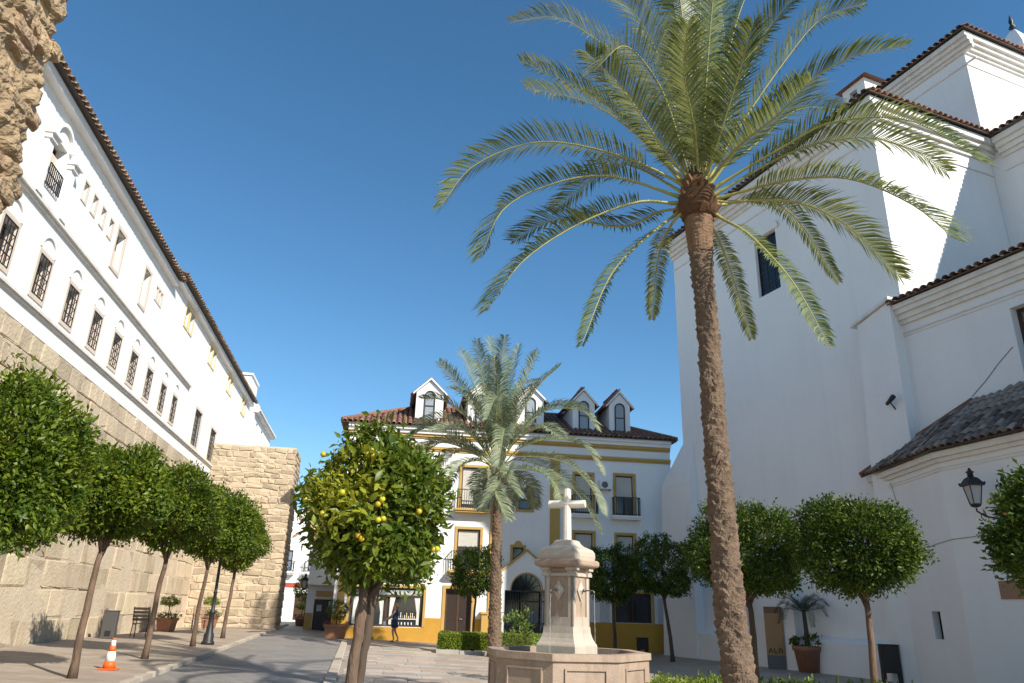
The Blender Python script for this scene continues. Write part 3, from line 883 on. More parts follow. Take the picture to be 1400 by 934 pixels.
# ================================================================== FAR STONE TOWER
TF = Frame((-11.98, 41.25), 80); TS = Frame((-11.98, 41.25), -10)
tw = thing("stone_tower", TF.w(-2, -1.2, .24), "square rubble stone wall tower jutting out beside the lane at the convent's end", "tower")
mb = MB(); mb.fbox(TF, -4.9, -.02, -3.0, -.022, .0, 9.84); part("tower_core", mb, MORTAR, tw)
rm_ = [stone_mesh("stone", 200 + i, RUBBLE, .9) for i in range(8)]
rng = random.Random(31)
z = .15; n = 0; left = []; side = []
while z < 9.85:
    h = rng.uniform(.34, .46) if z < 3 else rng.uniform(.22, .38)
    h = min(h, 9.9 - z)
    if h < .1: break
    for F_, lst, s0, s1 in ((TF, left, -4.45, 0.0), (TS, side, 0.02, 3.0)):
        s = s0
        while s < s1 - .05:
            wd = min(rng.choice((rng.uniform(.22, .5), rng.uniform(.4, .95))), s1 - s)
            if s1 - s - wd < .15: wd = s1 - s
            hh = h * rng.uniform(.72, 1.06)
            pr = rng.uniform(-.012, .03)
            M = F_.mat(s + wd / 2, pr - .1, z + h / 2) @ Matrix.Diagonal((wd - .035, .2, hh - .035, 1)) @ Matrix.Rotation(rng.uniform(-.11, .11), 4, 'Y') @ Matrix.Rotation(rng.choice((0, math.pi)), 4, 'Y')
            lst.append(M); s += wd
    z += h
left.sort(key=lambda M: -M.to_scale()[0] * M.to_scale()[2])
for M in left[:300]: piece("stone", rm_[rng.randrange(8)], M, tw)
joined("small_stones", rm_, left[300:] + side, RUBBLE, tw)

# ================================================================== NEAR WALL TOWER (top left corner of the view)
NF = Frame(LF_.w(-9.75, 1.5, 0)[:2], -10)
ntw = thing("weathered_tower", NF.w(-3, -1, .25), "tall rough weathered masonry tower rising close beside the white convent", "tower")
rs = np.random.RandomState(8)
mb = MB(); mb.fbox(NF, -7, -.12, -3, -.12, 0, 22); part("tower_core", mb, mat("tower_mortar", (.56, .42, .25), (.42, .30, .17), scale=2, rough=.95, bump=.09, bscale=5), ntw)
from mathutils import noise as MN
def tower_skin():
    """weathered face and far corner in real relief: courses of eroded stones with deep hollows"""
    n1, n2 = 120, 230; V = []; Fc = []
    for j in range(n2 + 1):
        z = 5.5 + 13.0 * j / n2
        for i in range(n1 + 1):
            t = -5.0 + 7.2 * i / n1
            q = Vector((t * 1.25 + .25 * MN.noise(Vector((t * .8, z * .9, 3))), z * 2.1 + .5 * MN.noise(Vector((t * .7, z * .6, 9))), 0))
            dd, _ = MN.voronoi(q)
            crack = min(1, (dd[1] - dd[0]) / .28)
            lift = MN.cell(_[0] * 3.7)
            rel = .16 * (crack ** .7) * (.5 + .5 * lift) + .20 * MN.fractal(Vector((t * .9, z * .9, 1)), 1.0, 2.1, 5) + .06 * MN.fractal(Vector((t * 4, z * 4, 5)), .8, 2.2, 4)
            rel -= .10 + .22 * max(0, MN.noise(Vector((t * 1.3, z * 1.7, 20))) - .25)
            if t < -.25: p = NF.w(t, rel, z)
            elif t > .25: p = NF.w(rel * .8, -t, z)
            else:
                a = (t + .25) / .5 * math.pi / 2
                p = NF.w(-.25 + (.25 + rel) * math.sin(a), -.25 + (.25 + rel) * math.cos(a), z)
            V.append(tuple(p))
    for j in range(n2):
        for i in range(n1):
            k = j * (n1 + 1) + i; Fc.append((k, k + 1, k + n1 + 2, k + n1 + 1))
    me = bpy.data.meshes.new("eroded_face"); me.from_pydata(V, [], Fc); me.update()
    return me
part("eroded_face", tower_skin(), ROUGH, ntw)
bo = [boulder_mesh("stone", 300 + i, ROUGH) for i in range(8)]
rng = random.Random(41)
for k in range(70):
    M = NF.mat(rng.uniform(-3.2, .0), rng.uniform(-.14, .02), rng.uniform(7, 16)) @ Matrix.Rotation(rng.uniform(-.3, .3), 4, 'Y') @ Matrix.Diagonal((rng.uniform(.35, .9), rng.uniform(.2, .34), rng.uniform(.22, .42), 1))
    piece("stone", bo[rng.randrange(8)], M, ntw)
FRONDS_NEAR = [
    [(2.95, 11.12, 8.66), (1.89, 11.38, 9.42), (0.44, 11.58, 9.82), (-0.77, 11.62, 9.31), (-1.38, 11.62, 8.37)],
    [(2.78, 11.16, 8.5), (1.68, 11.19, 8.87), (0.68, 11.07, 8.63), (-0.19, 10.85, 7.97), (-0.54, 10.59, 6.91)],
    [(2.73, 11.17, 8.35), (2.07, 11.04, 8.27), (1.08, 10.86, 7.73), (0.15, 10.57, 6.87), (-0.39, 10.19, 5.83)],
    [(2.72, 11.17, 8.09), (1.99, 10.75, 7.28), (1.43, 10.15, 6.37), (0.95, 9.45, 5.05)],
    [(2.69, 11.18, 7.95), (2.7, 12.38, 7.94), (2.82, 13.82, 7.23)],
    [(2.87, 11.14, 8.79), (2.24, 11.8, 10.22), (1.44, 12.55, 11.48), (0.13, 13.3, 12.45)],
    [(3, 11.1, 8.95), (2.65, 10.73, 9.97), (2.25, 10.26, 10.38), (1.71, 9.77, 10.47), (1.14, 9.23, 9.47)],
    [(2.97, 11.11, 8.88), (2.32, 11.22, 10.99), (1.4, 11.32, 12.04), (0.67, 11.34, 12.53), (-0.22, 11.3, 12.35)],
    [(3.06, 11.08, 9.01), (2.59, 10.87, 11.03), (2.16, 10.56, 11.74), (1.77, 10.2, 11.84), (1.23, 9.82, 11.58)],
    [(3.1, 11.07, 9.01), (3.04, 11.12, 10.77), (2.97, 11.18, 12.71), (2.73, 11.27, 14.12)],
    [(3.12, 11.07, 9.04), (3.05, 10.85, 10.55), (2.93, 10.6, 12.32), (2.72, 10.35, 13.37)],
    [(3.18, 11.05, 9.03), (3.27, 11, 10.67), (3.4, 10.92, 12.65), (3.38, 10.89, 14.19)],
    [(3.24, 11.03, 9.02), (3.3, 10.66, 10.4), (3.4, 10.19, 11.93), (3.45, 9.71, 12.59)],
    [(3.3, 11.02, 9.01), (3.67, 10.99, 10.68), (4.12, 10.94, 12.34), (4.61, 10.86, 13.55)],
    [(3.33, 11.01, 8.94), (3.84, 11.32, 10.79), (4.46, 11.68, 11.97), (5.12, 12.06, 12.84)],
    [(3.36, 11, 8.94), (3.82, 10.67, 10.43), (4.34, 10.24, 11.35), (4.86, 9.76, 11.87)],
    [(3.41, 10.98, 8.88), (3.93, 10.98, 9.81), (4.81, 10.84, 11.15), (5.56, 10.72, 12.08), (6.33, 10.55, 12.32)],
    [(3.47, 10.96, 8.8), (3.9, 10.78, 9.36), (4.56, 10.46, 10.02), (5.48, 9.95, 10.48), (6.22, 9.43, 10.34)],
    [(3.51, 10.95, 8.62), (4.47, 10.46, 9.07), (5.14, 9.99, 9.24), (5.96, 9.33, 8.81), (6.53, 8.72, 7.66)],
    [(3.5, 10.95, 8.48), (4.71, 10.67, 9.13), (5.73, 10.39, 9.25), (6.44, 10.22, 8.94), (6.94, 10.16, 8.47)],
    [(3.53, 10.94, 8.36), (4.4, 10.45, 8.39), (5.15, 9.88, 8.11), (5.72, 9.31, 7.35), (5.99, 8.87, 6.53)],
    [(3.53, 10.95, 8.27), (4.66, 10.79, 8.22), (5.49, 10.75, 7.77), (6.24, 10.72, 6.82)],
    [(3.54, 10.94, 8.21), (4.33, 11.32, 8.58), (5.14, 11.81, 8.47), (6, 12.32, 7.48)],
    [(3.47, 10.96, 7.97), (3.73, 10.4, 7.35), (4.03, 9.69, 6.24), (4.14, 8.99, 4.98)],
    [(3.32, 11.01, 7.88), (3.89, 12.01, 7.6), (4.61, 13.22, 6.65)],
    [(2.86, 11.14, 8.57), (2.3, 12.13, 9.68), (1.89, 13.25, 10.39), (0.82, 14.48, 10.02)],
    [(2.9, 11.13, 8.23), (2.58, 11.67, 8.46), (2.01, 12.33, 8.5), (0.81, 13.06, 9.03), (-0.06, 13.7, 8.85)],
    [(3.06, 11.09, 8.87), (2.69, 11.82, 10.46), (2.58, 12.62, 11.41), (1.48, 13.62, 12.53)],
    [(3.41, 10.98, 8.81), (4.39, 11.6, 9.87), (5.62, 12.28, 11.26), (6.88, 12.99, 11.85)],
    [(3.22, 11.04, 8.99), (3.28, 11.4, 10.34), (3.28, 11.87, 12.09), (3.01, 12.44, 13.35)],
    [(3.26, 11.03, 8.95), (3.59, 11.28, 10.26), (4, 11.58, 12.05), (4.16, 12, 13.76)],
    [(2.99, 11.1, 8.8), (2.48, 10.71, 9.19), (1.73, 10.22, 9.99), (1.06, 9.64, 10.22)],
    [(3.37, 11, 8.74), (3.62, 10.2, 8.87), (3.87, 9.22, 8.72), (3.99, 8.18, 8.54)],
    [(3.17, 11.05, 8.78), (2.98, 10.4, 9.28), (2.65, 9.64, 9.84), (2.51, 8.75, 10.03)],
    [(3.29, 11.02, 8.76), (3.41, 10.39, 9.29), (3.53, 9.62, 9.85), (3.53, 8.82, 10.14)],
]
FRONDS_FAR = [
    [(-1.68, 29.95, 7.89), (-3.17, 29.38, 8.48), (-4.03, 28.72, 7.85)],
    [(-1.52, 29.96, 7.65), (-2.93, 30.31, 8.08), (-4.17, 30.72, 7.6)],
    [(-1.26, 29.97, 8.52), (-2.71, 30.1, 9.77), (-3.82, 30.26, 9.94)],
    [(-1.12, 29.98, 8.83), (-2.24, 29.46, 10.39), (-2.99, 28.85, 11.13)],
    [(-1.07, 29.98, 9.15), (-1.81, 30.49, 11.38), (-2.28, 31.12, 12.49)],
    [(-0.89, 29.99, 9.31), (-1.33, 29.43, 11.37), (-1.46, 28.76, 12.11)],
    [(-0.68, 29.99, 9.48), (-0.87, 30.35, 11.86), (-0.98, 30.78, 12.97)],
    [(-0.44, 30, 9.49), (-0.41, 29.64, 11.64), (-0.32, 29.2, 12.47)],
    [(-0.21, 30, 9.18), (0.1, 30.45, 11.42), (0.33, 31, 12.74)],
    [(0.03, 30, 9.12), (0.72, 29.77, 10.99), (1.13, 29.48, 11.96)],
    [(0.25, 30, 8.88), (1.15, 30.25, 10.57), (2.14, 30.53, 11.68)],
    [(0.36, 30, 8.42), (1.45, 29.74, 9.41), (2.94, 29.35, 9.36), (3.54, 28.98, 8.49)],
    [(0.49, 30, 7.9), (1.92, 29.82, 8.27), (3.1, 29.59, 7.89), (3.74, 29.36, 6.8)],
    [(0.5, 30, 7.5), (2.21, 29.52, 7.25), (3.17, 28.95, 6.31), (3.62, 28.37, 5.13)],
    [(0.24, 30, 7.05), (1.26, 29.41, 6.82), (1.86, 28.68, 6.23), (2.09, 27.92, 5.41)],
    [(-0.9, 29.99, 7.01), (-1.14, 29.3, 6.3), (-0.98, 28.48, 5.12)],
    [(0.15, 30, 6.89), (0.84, 30.8, 6.6), (1.14, 31.78, 5.68)],
    [(-1.21, 29.98, 7.3), (-2.02, 29.03, 6.81), (-2.37, 27.9, 5.82)],
    [(0.27, 30, 8.26), (1.67, 30.95, 9.86), (3.11, 32.05, 10.3)],
    [(-1.4, 29.97, 8.2), (-2.68, 30.97, 9.28), (-4.2, 32.13, 9.26)],
    [(-0.76, 29.99, 9), (-1.24, 30.97, 11.04), (-2, 32.14, 12.43)],
    [(-0.21, 30, 9.02), (0.38, 31.17, 10.81), (1.41, 32.57, 11.61)],
    [(-0.57, 29.99, 8.7), (-0.54, 28.91, 10.12), (-0.68, 27.59, 10.94)],
    [(-0.2, 30, 8.56), (0.43, 28.92, 9.54), (1.05, 27.58, 9.93)],
    [(-0.86, 29.99, 8.53), (-1.71, 28.87, 9.61), (-2.36, 27.5, 9.65)],
    [(-1.08, 29.98, 7.91), (-2.1, 28.93, 8.4), (-2.98, 27.64, 7.93)],
    [(0.24, 30, 8.11), (1.27, 28.89, 8.49), (2.05, 27.52, 7.77)],
]

# ================================================================== HOUSE with ochre trim closing the square
FF = Frame((-3.24, 38.71), 82)
fh = thing("corner_house", FF.w(3, -4, 0), "white house with ochre trim, dormers and a shop window closing the square", "building")
S0, S1 = -5.15, 12.3
up = [(.82, 2.05, 6.5, 8.62), (6.9, 7.85, 6.5, 8.55), (9.15, 10.15, 6.5, 8.6), (-2.6, -1.4, 6.5, 8.62)]
lo = [(.74, 1.92, 3.42, 5.42), (6.87, 7.88, 3.42, 5.48), (9.15, 10.1, 3.42, 5.45), (-2.6, -1.4, 3.42, 5.42)]
sw = (3.86, 4.56, 6.55, 7.56)
swl = (3.62, 4.18, 4.0, 4.62)
shop = (-4.35, -.78, .66, 2.46); door = (.3, 1.62, -.05, 2.5); rshop = (9.0, 10.95, 1.12, 2.55)
portal = (3.3, 5.2, -.25, 2.5)
ops = up + lo + [sw, swl, shop, door, rshop, portal]
mb = MB(); wall_panel(mb, FF, S0, S1, -.5, 10.4, ops, depth=.28); shell(mb, FF, S0, S1, -9, -.5, 10.4)
part("wall", mb, WHITE2, fh)
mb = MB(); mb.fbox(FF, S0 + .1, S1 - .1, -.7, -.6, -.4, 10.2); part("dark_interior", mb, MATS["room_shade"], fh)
# trim
cornice(fh, FF, S0 - .05, S1, [(10.02, 10.1, .06), (10.1, 10.24, .12)], OCHRE, "cornice_band")
cornice(fh, FF, S0 - .1, S1, [(10.24, 10.42, .2), (10.42, 10.6, .32)], WHITE2, "eaves_cornice")
cornice(fh, FF, S0 - .05, S1, [(9.36, 9.46, .05), (9.46, 9.60, .10)], OCHRE, "string_course")
for a, b in ((2.42, 2.9), (5.55, 6.08), (-4.98, -4.62)):
    cornice(fh, FF, a, b, [(1.1 if a > 0 else 0.0, 9.35, .07)], OCHRE, "pilaster")
mb = MB()
prev = S0
for a, b in sorted([(shop[0] - .12, shop[1] + .12), (door[0] - .14, door[1] + .14), (2.95, 5.55), (rshop[0], rshop[1])]):
    d_ = MB(); d_.fbox(FF, prev, a, -.02, .035, -.5, 1.1); part("dado", d_, DADO, fh)
    if a in (shop[0] - .12, rshop[0]):
        d_ = MB(); d_.fbox(FF, a + .001, b - .001, -.02, .034, -.5, (shop if a < 0 else rshop)[2] - .02); part("dado", d_, DADO, fh)
    prev = b
d_ = MB(); d_.fbox(FF, prev, S1, -.02, .035, -.5, 1.1); part("dado", d_, DADO, fh)
sill_mat[0] = OCHRE
for i, q in enumerate(up):
    bl = (.93, .98, .55, .9)[i]
    o = window(fh, FF, *q, b=-.14, nx=2, nz=2, gm=GLASSB, blind=bl)
    surround(o, FF, *q, .13, OCHRE, .045, bottom=False)
    balcony(o, FF, q[0] - .22, q[1] + .22, 6.42, m=WHITE2 if i else OCHRE, h=.98)
for i, q in enumerate(lo):
    o = window(fh, FF, *q, b=-.14, nx=2, nz=2, gm=GLASSB, blind=(.42, .45, .5, .3)[i])
    surround(o, FF, *q, .13, OCHRE, .045, bottom=False)
    balcony(o, FF, q[0] - .3, q[1] + .3, 3.36, m=OCHRE if i in (0, 3) else WHITE2, h=.95)
o = window(fh, FF, *sw, b=-.12, nx=1, nz=2, fm=mat("dark_frame", (.03, .03, .035), rough=.5), gm=GLASSB); surround(o, FF, *sw, .13, OCHRE, .045)
o = window(fh, FF, *swl, b=-.12, nx=1, nz=1, fm=MATS["dark_frame"], gm=GLASS); surround(o, FF, *swl, .12, OCHRE, .045)
mb = MB()
for k in range(8):
    a0, a1 = math.pi * k / 8, math.pi * (k + 1) / 8
    mb.hexa([FF.w(3.9 + r * math.cos(t), b_, 4.742 + r * math.sin(t)) for b_ in (-.01, .05) for r, t in ((.02, a0), (.2, a0), (.2, a1), (.02, a1))])
part("window_crest", mb, OCHRE, fh)
# shop window: big panes, pelmet, curtains and goods on a shelf
o = window(fh, FF, *shop, b=-.1, frame=.08, nx=2, nz=1, bar=.05, fm=WOOD, gm=mat("shop_glass", (.018, .022, .026), rough=.05, spec=.7))
surround(o, FF, *shop, .12, OCHRE, .05, bottom=False, name="shop_surround")
mb = MB(); mb.fbox(FF, shop[0] + .09, shop[1] - .09, -.095, -.075, 2.12, 2.37); part("fascia", mb, mat("grey_fascia", (.33, .36, .38), rough=.5), o)
mb = MB(); mb.fbox(FF, shop[0] + .09, shop[1] - .09, -.092, -.05, 2.02, 2.12); part("transom", mb, WOOD, o)
CURT = mat("white_curtain", (.70, .70, .68), (.60, .60, .58), scale=5, rough=.9)
for c, sg in ((-.95, -1), (-2.42, 1), (-2.72, -1), (-4.18, 1)):
    mb = MB(); n = 6
    for k in range(n):
        x0 = c + sg * k * .045
        t0 = x0 + sg * .03
        top = [FF.w(x0, -.085 + .02 * (k % 2), 2.02), FF.w(x0 + sg * .05, -.085 + .02 * ((k + 1) % 2), 2.02)]
        xb = c + sg * k * .022
        midp = [FF.w(xb, -.085 + .02 * (k % 2), 1.3), FF.w(xb + sg * .022, -.085 + .02 * ((k + 1) % 2), 1.3)]
        bot = [FF.w(xb, -.085 + .02 * (k % 2), .76), FF.w(xb + sg * .024, -.085 + .02 * ((k + 1) % 2), .76)]
        mb.quad(top[0], top[1], midp[1], midp[0]); mb.quad(midp[0], midp[1], bot[1], bot[0])
    part("curtain", mb, CURT, o)
mb = MB(); mb.fbox(FF, -2.3, -1.08, -.094, -.05, 1.0, 1.04); part("display_shelf", mb, CURT, o)
rng = random.Random(4)
for k in range(12):
    x = -2.22 + k * .095; hgt = rng.uniform(.08, .3); mb = MB(); base = FF.w(x, -.072, 1.04)
    mb.lathe([(.02, 0), (.03, hgt * .3), (.015, hgt * .7), (.022, hgt)], tuple(base), 8); part("display_item", mb, rng.choice((CURT, YELL, METAL)), o)
for k in range(6):
    x = -2.1 + k * .16; mb = MB(); base = FF.w(x, -.072, .745)
    mb.lathe([(.03, 0), (.035, .05), (.02, .13)], tuple(base), 8); part("display_item", mb, CURT, o)
mb = MB()                                                       # small pale letters on the fascia are too small to read: plain strokes
xx = -2.35; rng = random.Random(9)
while xx < -.98:
    wd = rng.uniform(.025, .06); mb.fbox(FF, xx, xx + wd, -.074, -.07, 2.17, 2.17 + rng.uniform(.06, .1)); xx += wd + rng.choice((.02, .02, .07))
part("fascia_lettering", mb, CURT, o)
# door of the house
o = window(fh, FF, *door, b=-.22, frame=.1, nx=2, nz=1, bar=.05, fm=WOOD, gm=mat("dark_door", (.035, .02, .013), (.025, .014, .01), scale=6, rough=.5), name="door")
surround(o, FF, *door, .15, OCHRE, .05, bottom=False, name="door_surround")
mb = MB(); mb.fbox(FF, 1.05, 1.2, -.21, -.19, 1.05, 1.12); part("letter_plate", mb, METAL, o)
mb = MB(); mb.fbox(FF, .1, 1.85, 0, .5, -.5, .08); part("doorstep", mb, KERB, fh)
# ochre gate pier between door and portal
mb = MB(); mb.fbox(FF, 2.1, 2.38, .0, .4, -.4, 1.35); mb.fbox(FF, 2.04, 2.44, .0, .46, 1.35, 1.45); part("gate_pier", mb, OCHRE, fh)
# gabled porch with iron gate
mb = MB()
pz = 3.35; pk = 4.4; ps0, ps1 = 3.02, 5.62; pc = 4.3
arc = []
for k in range(13):
    t = math.pi * k / 12; arc.append((pc + .78 * math.cos(t), 2.5 + .82 * math.sin(t)))
# front of the porch above the gate: outline of gable minus arch, as strips
prev = None
out = [(ps1, 2.5), (ps1, pz), (pc, pk), (ps0, pz), (ps0, 2.5)]
def gable(x): return pz + (pk - pz) * (1 - abs(x - pc) / ((ps1 - ps0) / 2 + (0 if x < pc else 0)))
xsn = sorted([a for a, _ in arc] + [ps0, ps1])
for i in range(len(xsn) - 1):
    a, b = xsn[i], xsn[i + 1]
    if b - a < 1e-5: continue
    def lowz(x):
        d = abs(x - pc) / .78
        return 2.5 + .82 * math.sqrt(max(0, 1 - d * d)) if d < 1 else 2.5
    la, lb = lowz(a), lowz(b)
    mb.hexa([FF.w(a, .5, la), FF.w(b, .5, lb), FF.w(b, .3, lb), FF.w(a, .3, la), FF.w(a, .5, gable(a)), FF.w(b, .5, gable(b)), FF.w(b, .3, gable(b)), FF.w(a, .3, gable(a))])
mb.fbox(FF, ps0, 3.2, .002, .5, -.4, 2.498); mb.fbox(FF, 5.36, ps1, .002, .5, -.4, 2.498)
po = part("porch", mb, WHITE2, fh)
mb = MB()
for sg in (-1, 1):
    e = ps0 - .12 if sg < 0 else ps1 + .12
    ze = pz - .06
    mb.hexa([FF.w(e, .58, ze), FF.w(pc, .58, pk + .01), FF.w(pc, .0, pk + .01), FF.w(e, .0, ze), FF.w(e, .58, ze + .1), FF.w(pc, .58, pk + .12), FF.w(pc, .0, pk + .12), FF.w(e, .0, ze + .1)])
part("gable_coping", mb, OCHRE, po)
mb = MB()
for k in range(14):
    a0, a1 = math.pi * k / 14, math.pi * (k + 1) / 14
    mb.hexa([FF.w(pc + r * math.cos(t), b_, 2.5 + r * 1.05 * math.sin(t)) for b_ in (.49, .53) for r, t in ((.78, a0), (.84, a0), (.84, a1), (.78, a1))])
part("arch_moulding", mb, OCHRE, po)
gt = MB()
for k in range(17):
    x = 3.24 + k * .131; gt.fbox(FF, x - .012, x + .012, .40, .425, -.2, 2.5)
for z in (-.15, .55, .95, 1.98, 2.45): gt.fbox(FF, 3.2, 5.36, .395, .43, z, z + .06)
gt.fbox(FF, 4.24, 4.32, .39, .44, -.2, 2.5); gt.fbox(FF, 3.2, 5.36, .395, .43, .58, .80)
for k in range(9):
    t = math.pi * k / 8
    gt.tube([FF.w(pc + .12 * math.cos(t), .41, 2.5 + .12 * math.sin(t)), FF.w(pc + .77 * math.cos(t), .41, 2.5 + .8 * math.sin(t))], .012, 5)
part("iron_gate", gt, IRON, po)
mb = MB(); mb.fbox(FF, 3.2, 5.36, -.55, -.5, -.3, 3.3); part("inner_screen", mb, GLASS, po)
mb = MB(); mb.add([FF.w(pc + .80 * math.cos(math.pi * k / 16), .32, 2.46 + .86 * math.sin(math.pi * k / 16)) for k in range(17)], [tuple(range(17))]); part("fanlight", mb, GLASS, po)
for a in (3.5, 4.55):
    mb = MB(); mb.fbox(FF, a, a + .55, -.496, -.46, .95, 1.6); part("inner_window", mb, mat("pale_pane", (.28, .31, .33), rough=.3), po)
# right-hand ground floor: shuttered dark shop and pale notice panels
o = window(fh, FF, *rshop, b=-.1, nx=2, nz=1, fm=WOOD, gm=GLASS); surround(o, FF, *rshop, .12, OCHRE, .045, bottom=False)
for a in (8.2, 11.25):
    mb = MB(); mb.fbox(FF, a, a + .48, 0, .04, 1.12, 2.35); part("notice_panel", mb, mat("pale_panel", (.55, .58, .60), (.5, .53, .55), rough=.5), fh)
# framed picture on the white corner strip
pic = thing("framed_poster", FF.w(-4.5, .05, 2.5), "small framed colour poster on the ochre trimmed house's corner beside the shop", "poster")
mb = MB(); mb.fbox(FF, -4.58, -4.40, .002, .03, 2.35, 2.85); part("frame", mb, WOOD, pic)
mb = MB(); mb.fbox(FF, -4.56, -4.42, .031, .034, 2.38, 2.82); part("print", mb, mat("poster_print", (.62, .50, .30), (.35, .20, .22), scale=9, rough=.6), pic)
# air-conditioning unit
ac = thing("air_conditioner", FF.w(8.55, .2, 7.75), "white air conditioning unit hung between the upper balconies of the ochre trimmed house", "air conditioner")
mb = MB(); mb.fbox(FF, 8.2, 8.88, .06, .36, 7.78, 8.24); part("casing", mb, mat("white_casing", (.72, .72, .70), rough=.5), ac, bevel=.02)
mb = MB(); cc = FF.w(8.46, .362, 8.01)
mb.tube([cc, cc + FF.n * .012], .17, 20); part("fan", mb, mat("grey_fan", (.16, .17, .18), rough=.5), ac)
fg = MB()
for k in range(4):
    rr_ = .05 + .04 * k
    fg.tube([cc + FF.n * .016 + FF.u * (rr_ * math.cos(t * .5236)) + Vector((0, 0, rr_ * math.sin(t * .5236))) for t in range(13)], .005, 4, cap=False)
part("fan_guard", fg, METAL, ac)
mb = MB(); mb.fbox(FF, 8.28, 8.32, .0, .34, 7.72, 7.778); mb.fbox(FF, 8.76, 8.8, .0, .34, 7.72, 7.778); part("bracket", mb, METAL, ac)
# roof
tmF = tile_mesh("tile", .12, .5, m=TILE); tmFd = tile_mesh("tile", .12, .5, m=TILED)
zE, zR = 10.62, 12.9
e0, e1 = S0 - .45, S1 + .3
roof_face(fh, [FF.w(e0, .42, zE), FF.w(e1, .42, zE), FF.w(e1 - 4.2, -4.6, zR), FF.w(e0 + 4.2, -4.6, zR)], tmF, TILE, singles=60, pitch=.28, row=.42)
roof_face(fh, [FF.w(e0, -9.4, zE), FF.w(e0, .42, zE), FF.w(e0 + 4.2, -4.6, zR)], tmF, TILE, pitch=.28, row=.42)
roof_face(fh, [FF.w(e1, .42, zE), FF.w(e1, -9.4, zE), FF.w(e1 - 4.2, -4.6, zR)], tmF, TILE, pitch=.28, row=.42)
mb = MB()
mb.tube([FF.w(e0, .42, zE + .1), FF.w(e0 + 4.2, -4.6, zR + .08), FF.w(e1 - 4.2, -4.6, zR + .08), FF.w(e1, .42, zE + .1)], .11, 8); part("ridge_tiles", mb, TILE, fh)
# dormers
def dormer(c, bf, wd, zb, ze, za, tm, tmt):
    h = wd / 2
    mb = MB(); w = FF.w
    # body
    A = [w(c - h, bf, zb), w(c + h, bf, zb), w(c + h, bf, ze), w(c, bf, za), w(c - h, bf, ze)]
    B = [p - FF.n * 3.2 for p in A]
    mb.add(A + B, [(0, 1, 2, 3, 4), (5, 9, 8, 7, 6), (0, 5, 6, 1), (1, 6, 7, 2), (0, 4, 9, 5), (2, 7, 8, 3), (3, 8, 9, 4)])
    d = part("dormer", mb, WHITE2, fh)
    # arched window: frame ring, panes
    r = .3; z0 = zb + .28; zc = ze - .18
    out = [(c - r, z0), (c + r, z0)] + [(c + r * math.cos(math.pi * k / 10), zc + r * math.sin(math.pi * k / 10)) for k in range(11)]
    inn = [(c + (x - c) * .8, (z0 + .07) if z == z0 else zc + (z - zc) * .8) for x, z in out]
    fr = MB(); n = len(out)
    for i in range(n):
        j = (i + 1) % n
        q = [out[i], out[j], inn[j], inn[i]]
        fr.hexa([w(x, bf + .0, z) for x, z in q] + [w(x, bf + .06, z) for x, z in q])
    fr.fbox(FF, c - r * .8, c + r * .8, bf + .012, bf + .045, (z0 + zc) / 2 + .1, (z0 + zc) / 2 + .15)
    wn = part("window", fr, MATS["dark_frame"], d)
    gl = MB(); gl.add([w(x, bf + .008, z) for x, z in inn], [tuple(range(n))]); part("pane", gl, mat("dormer_pane", (.30, .33, .35), rough=.15), wn)
    # gable coping and tiled slopes
    cp = MB()
    for sg in (-1, 1):
        e = c + sg * (h + .18); zz = ze - .14
        cp.hexa([w(e, bf + .14, zz), w(c, bf + .14, za + .04), w(c, bf - .06, za + .04), w(e, bf - .06, zz), w(e, bf + .14, zz + .1), w(c, bf + .14, za + .15), w(c, bf - .06, za + .15), w(e, bf - .06, zz + .1)])
    part("gable_coping", cp, WHITE2, d)
    for sg in (-1, 1):
        e = c + sg * (h + .2); zz = ze - .12
        poly = [w(e, bf - .07, zz), w(e, bf - 3.2, zz), w(c, bf - 3.2, za + .08), w(c, bf - .07, za + .08)]
        if sg > 0: poly = [poly[1], poly[0], poly[3], poly[2]]
        roof_face(d, poly, tm, tmt, pitch=.26, row=.34, name="dormer_roof")
for c, wd in ((-1.1, 1.5), (1.75, 1.45), (4.55, 1.5), (7.6, 1.28), (9.7, 1.22)):
    dormer(c, -.75, wd, 10.9, 12.75, 13.45, tmF, TILE)

# ================================================================== WING beyond the house (in shade) and street behind
WF = Frame((-10.3, 44.87), 82)
wg = thing("side_house", WF.w(0, -2, .2), "small white house with dark door and ochre dado at the end of the lane", "building")
dr = (-.6, .62, .1, 1.85)
mb = MB(); wall_panel(mb, WF, -1.05, 4.5, -.1, 6.2, [dr], depth=.2); shell(mb, WF, -1.05, 4.5, -6, -.1, 6.2); part("wall", mb, WHITE2, wg)
o = window(wg, WF, *dr, b=-.1, frame=.06, nx=2, nz=1, bar=.03, fm=MATS["dark_frame"], gm=mat("black_door", (.012, .012, .014), rough=.4), name="door")
for a, z in ((-.45, 1.2), (.2, 1.4)):
    mb = MB(); mb.fbox(WF, a, a + .28, -.098, -.09, z, z + .35); part("notice", mb, mat("grey_notice", (.35, .37, .40), rough=.5), o)
for a_, b_ in ((-1.05, -.62), (.64, 4.5)):
    mb = MB(); mb.fbox(WF, a_, b_, -.01, .03, -.1, 1.1); part("dado", mb, OCHRE, wg)
mb = MB(); mb.fbox(WF, -.5, 1.2, 0, .5, 2.02, 2.3); part("awning", mb, mat("brown_canopy", (.30, .19, .08), rough=.7), wg)
mb = MB(); mb.fbox(WF, -1.0, 3.0, 0, .55, 2.62, 2.78); part("balcony", mb, WHITE2, wg)
mb = MB(); mb.fbox(WF, -1.0, 3.0, .45, .55, 2.78, 3.5); part("parapet", mb, WHITE2, wg)

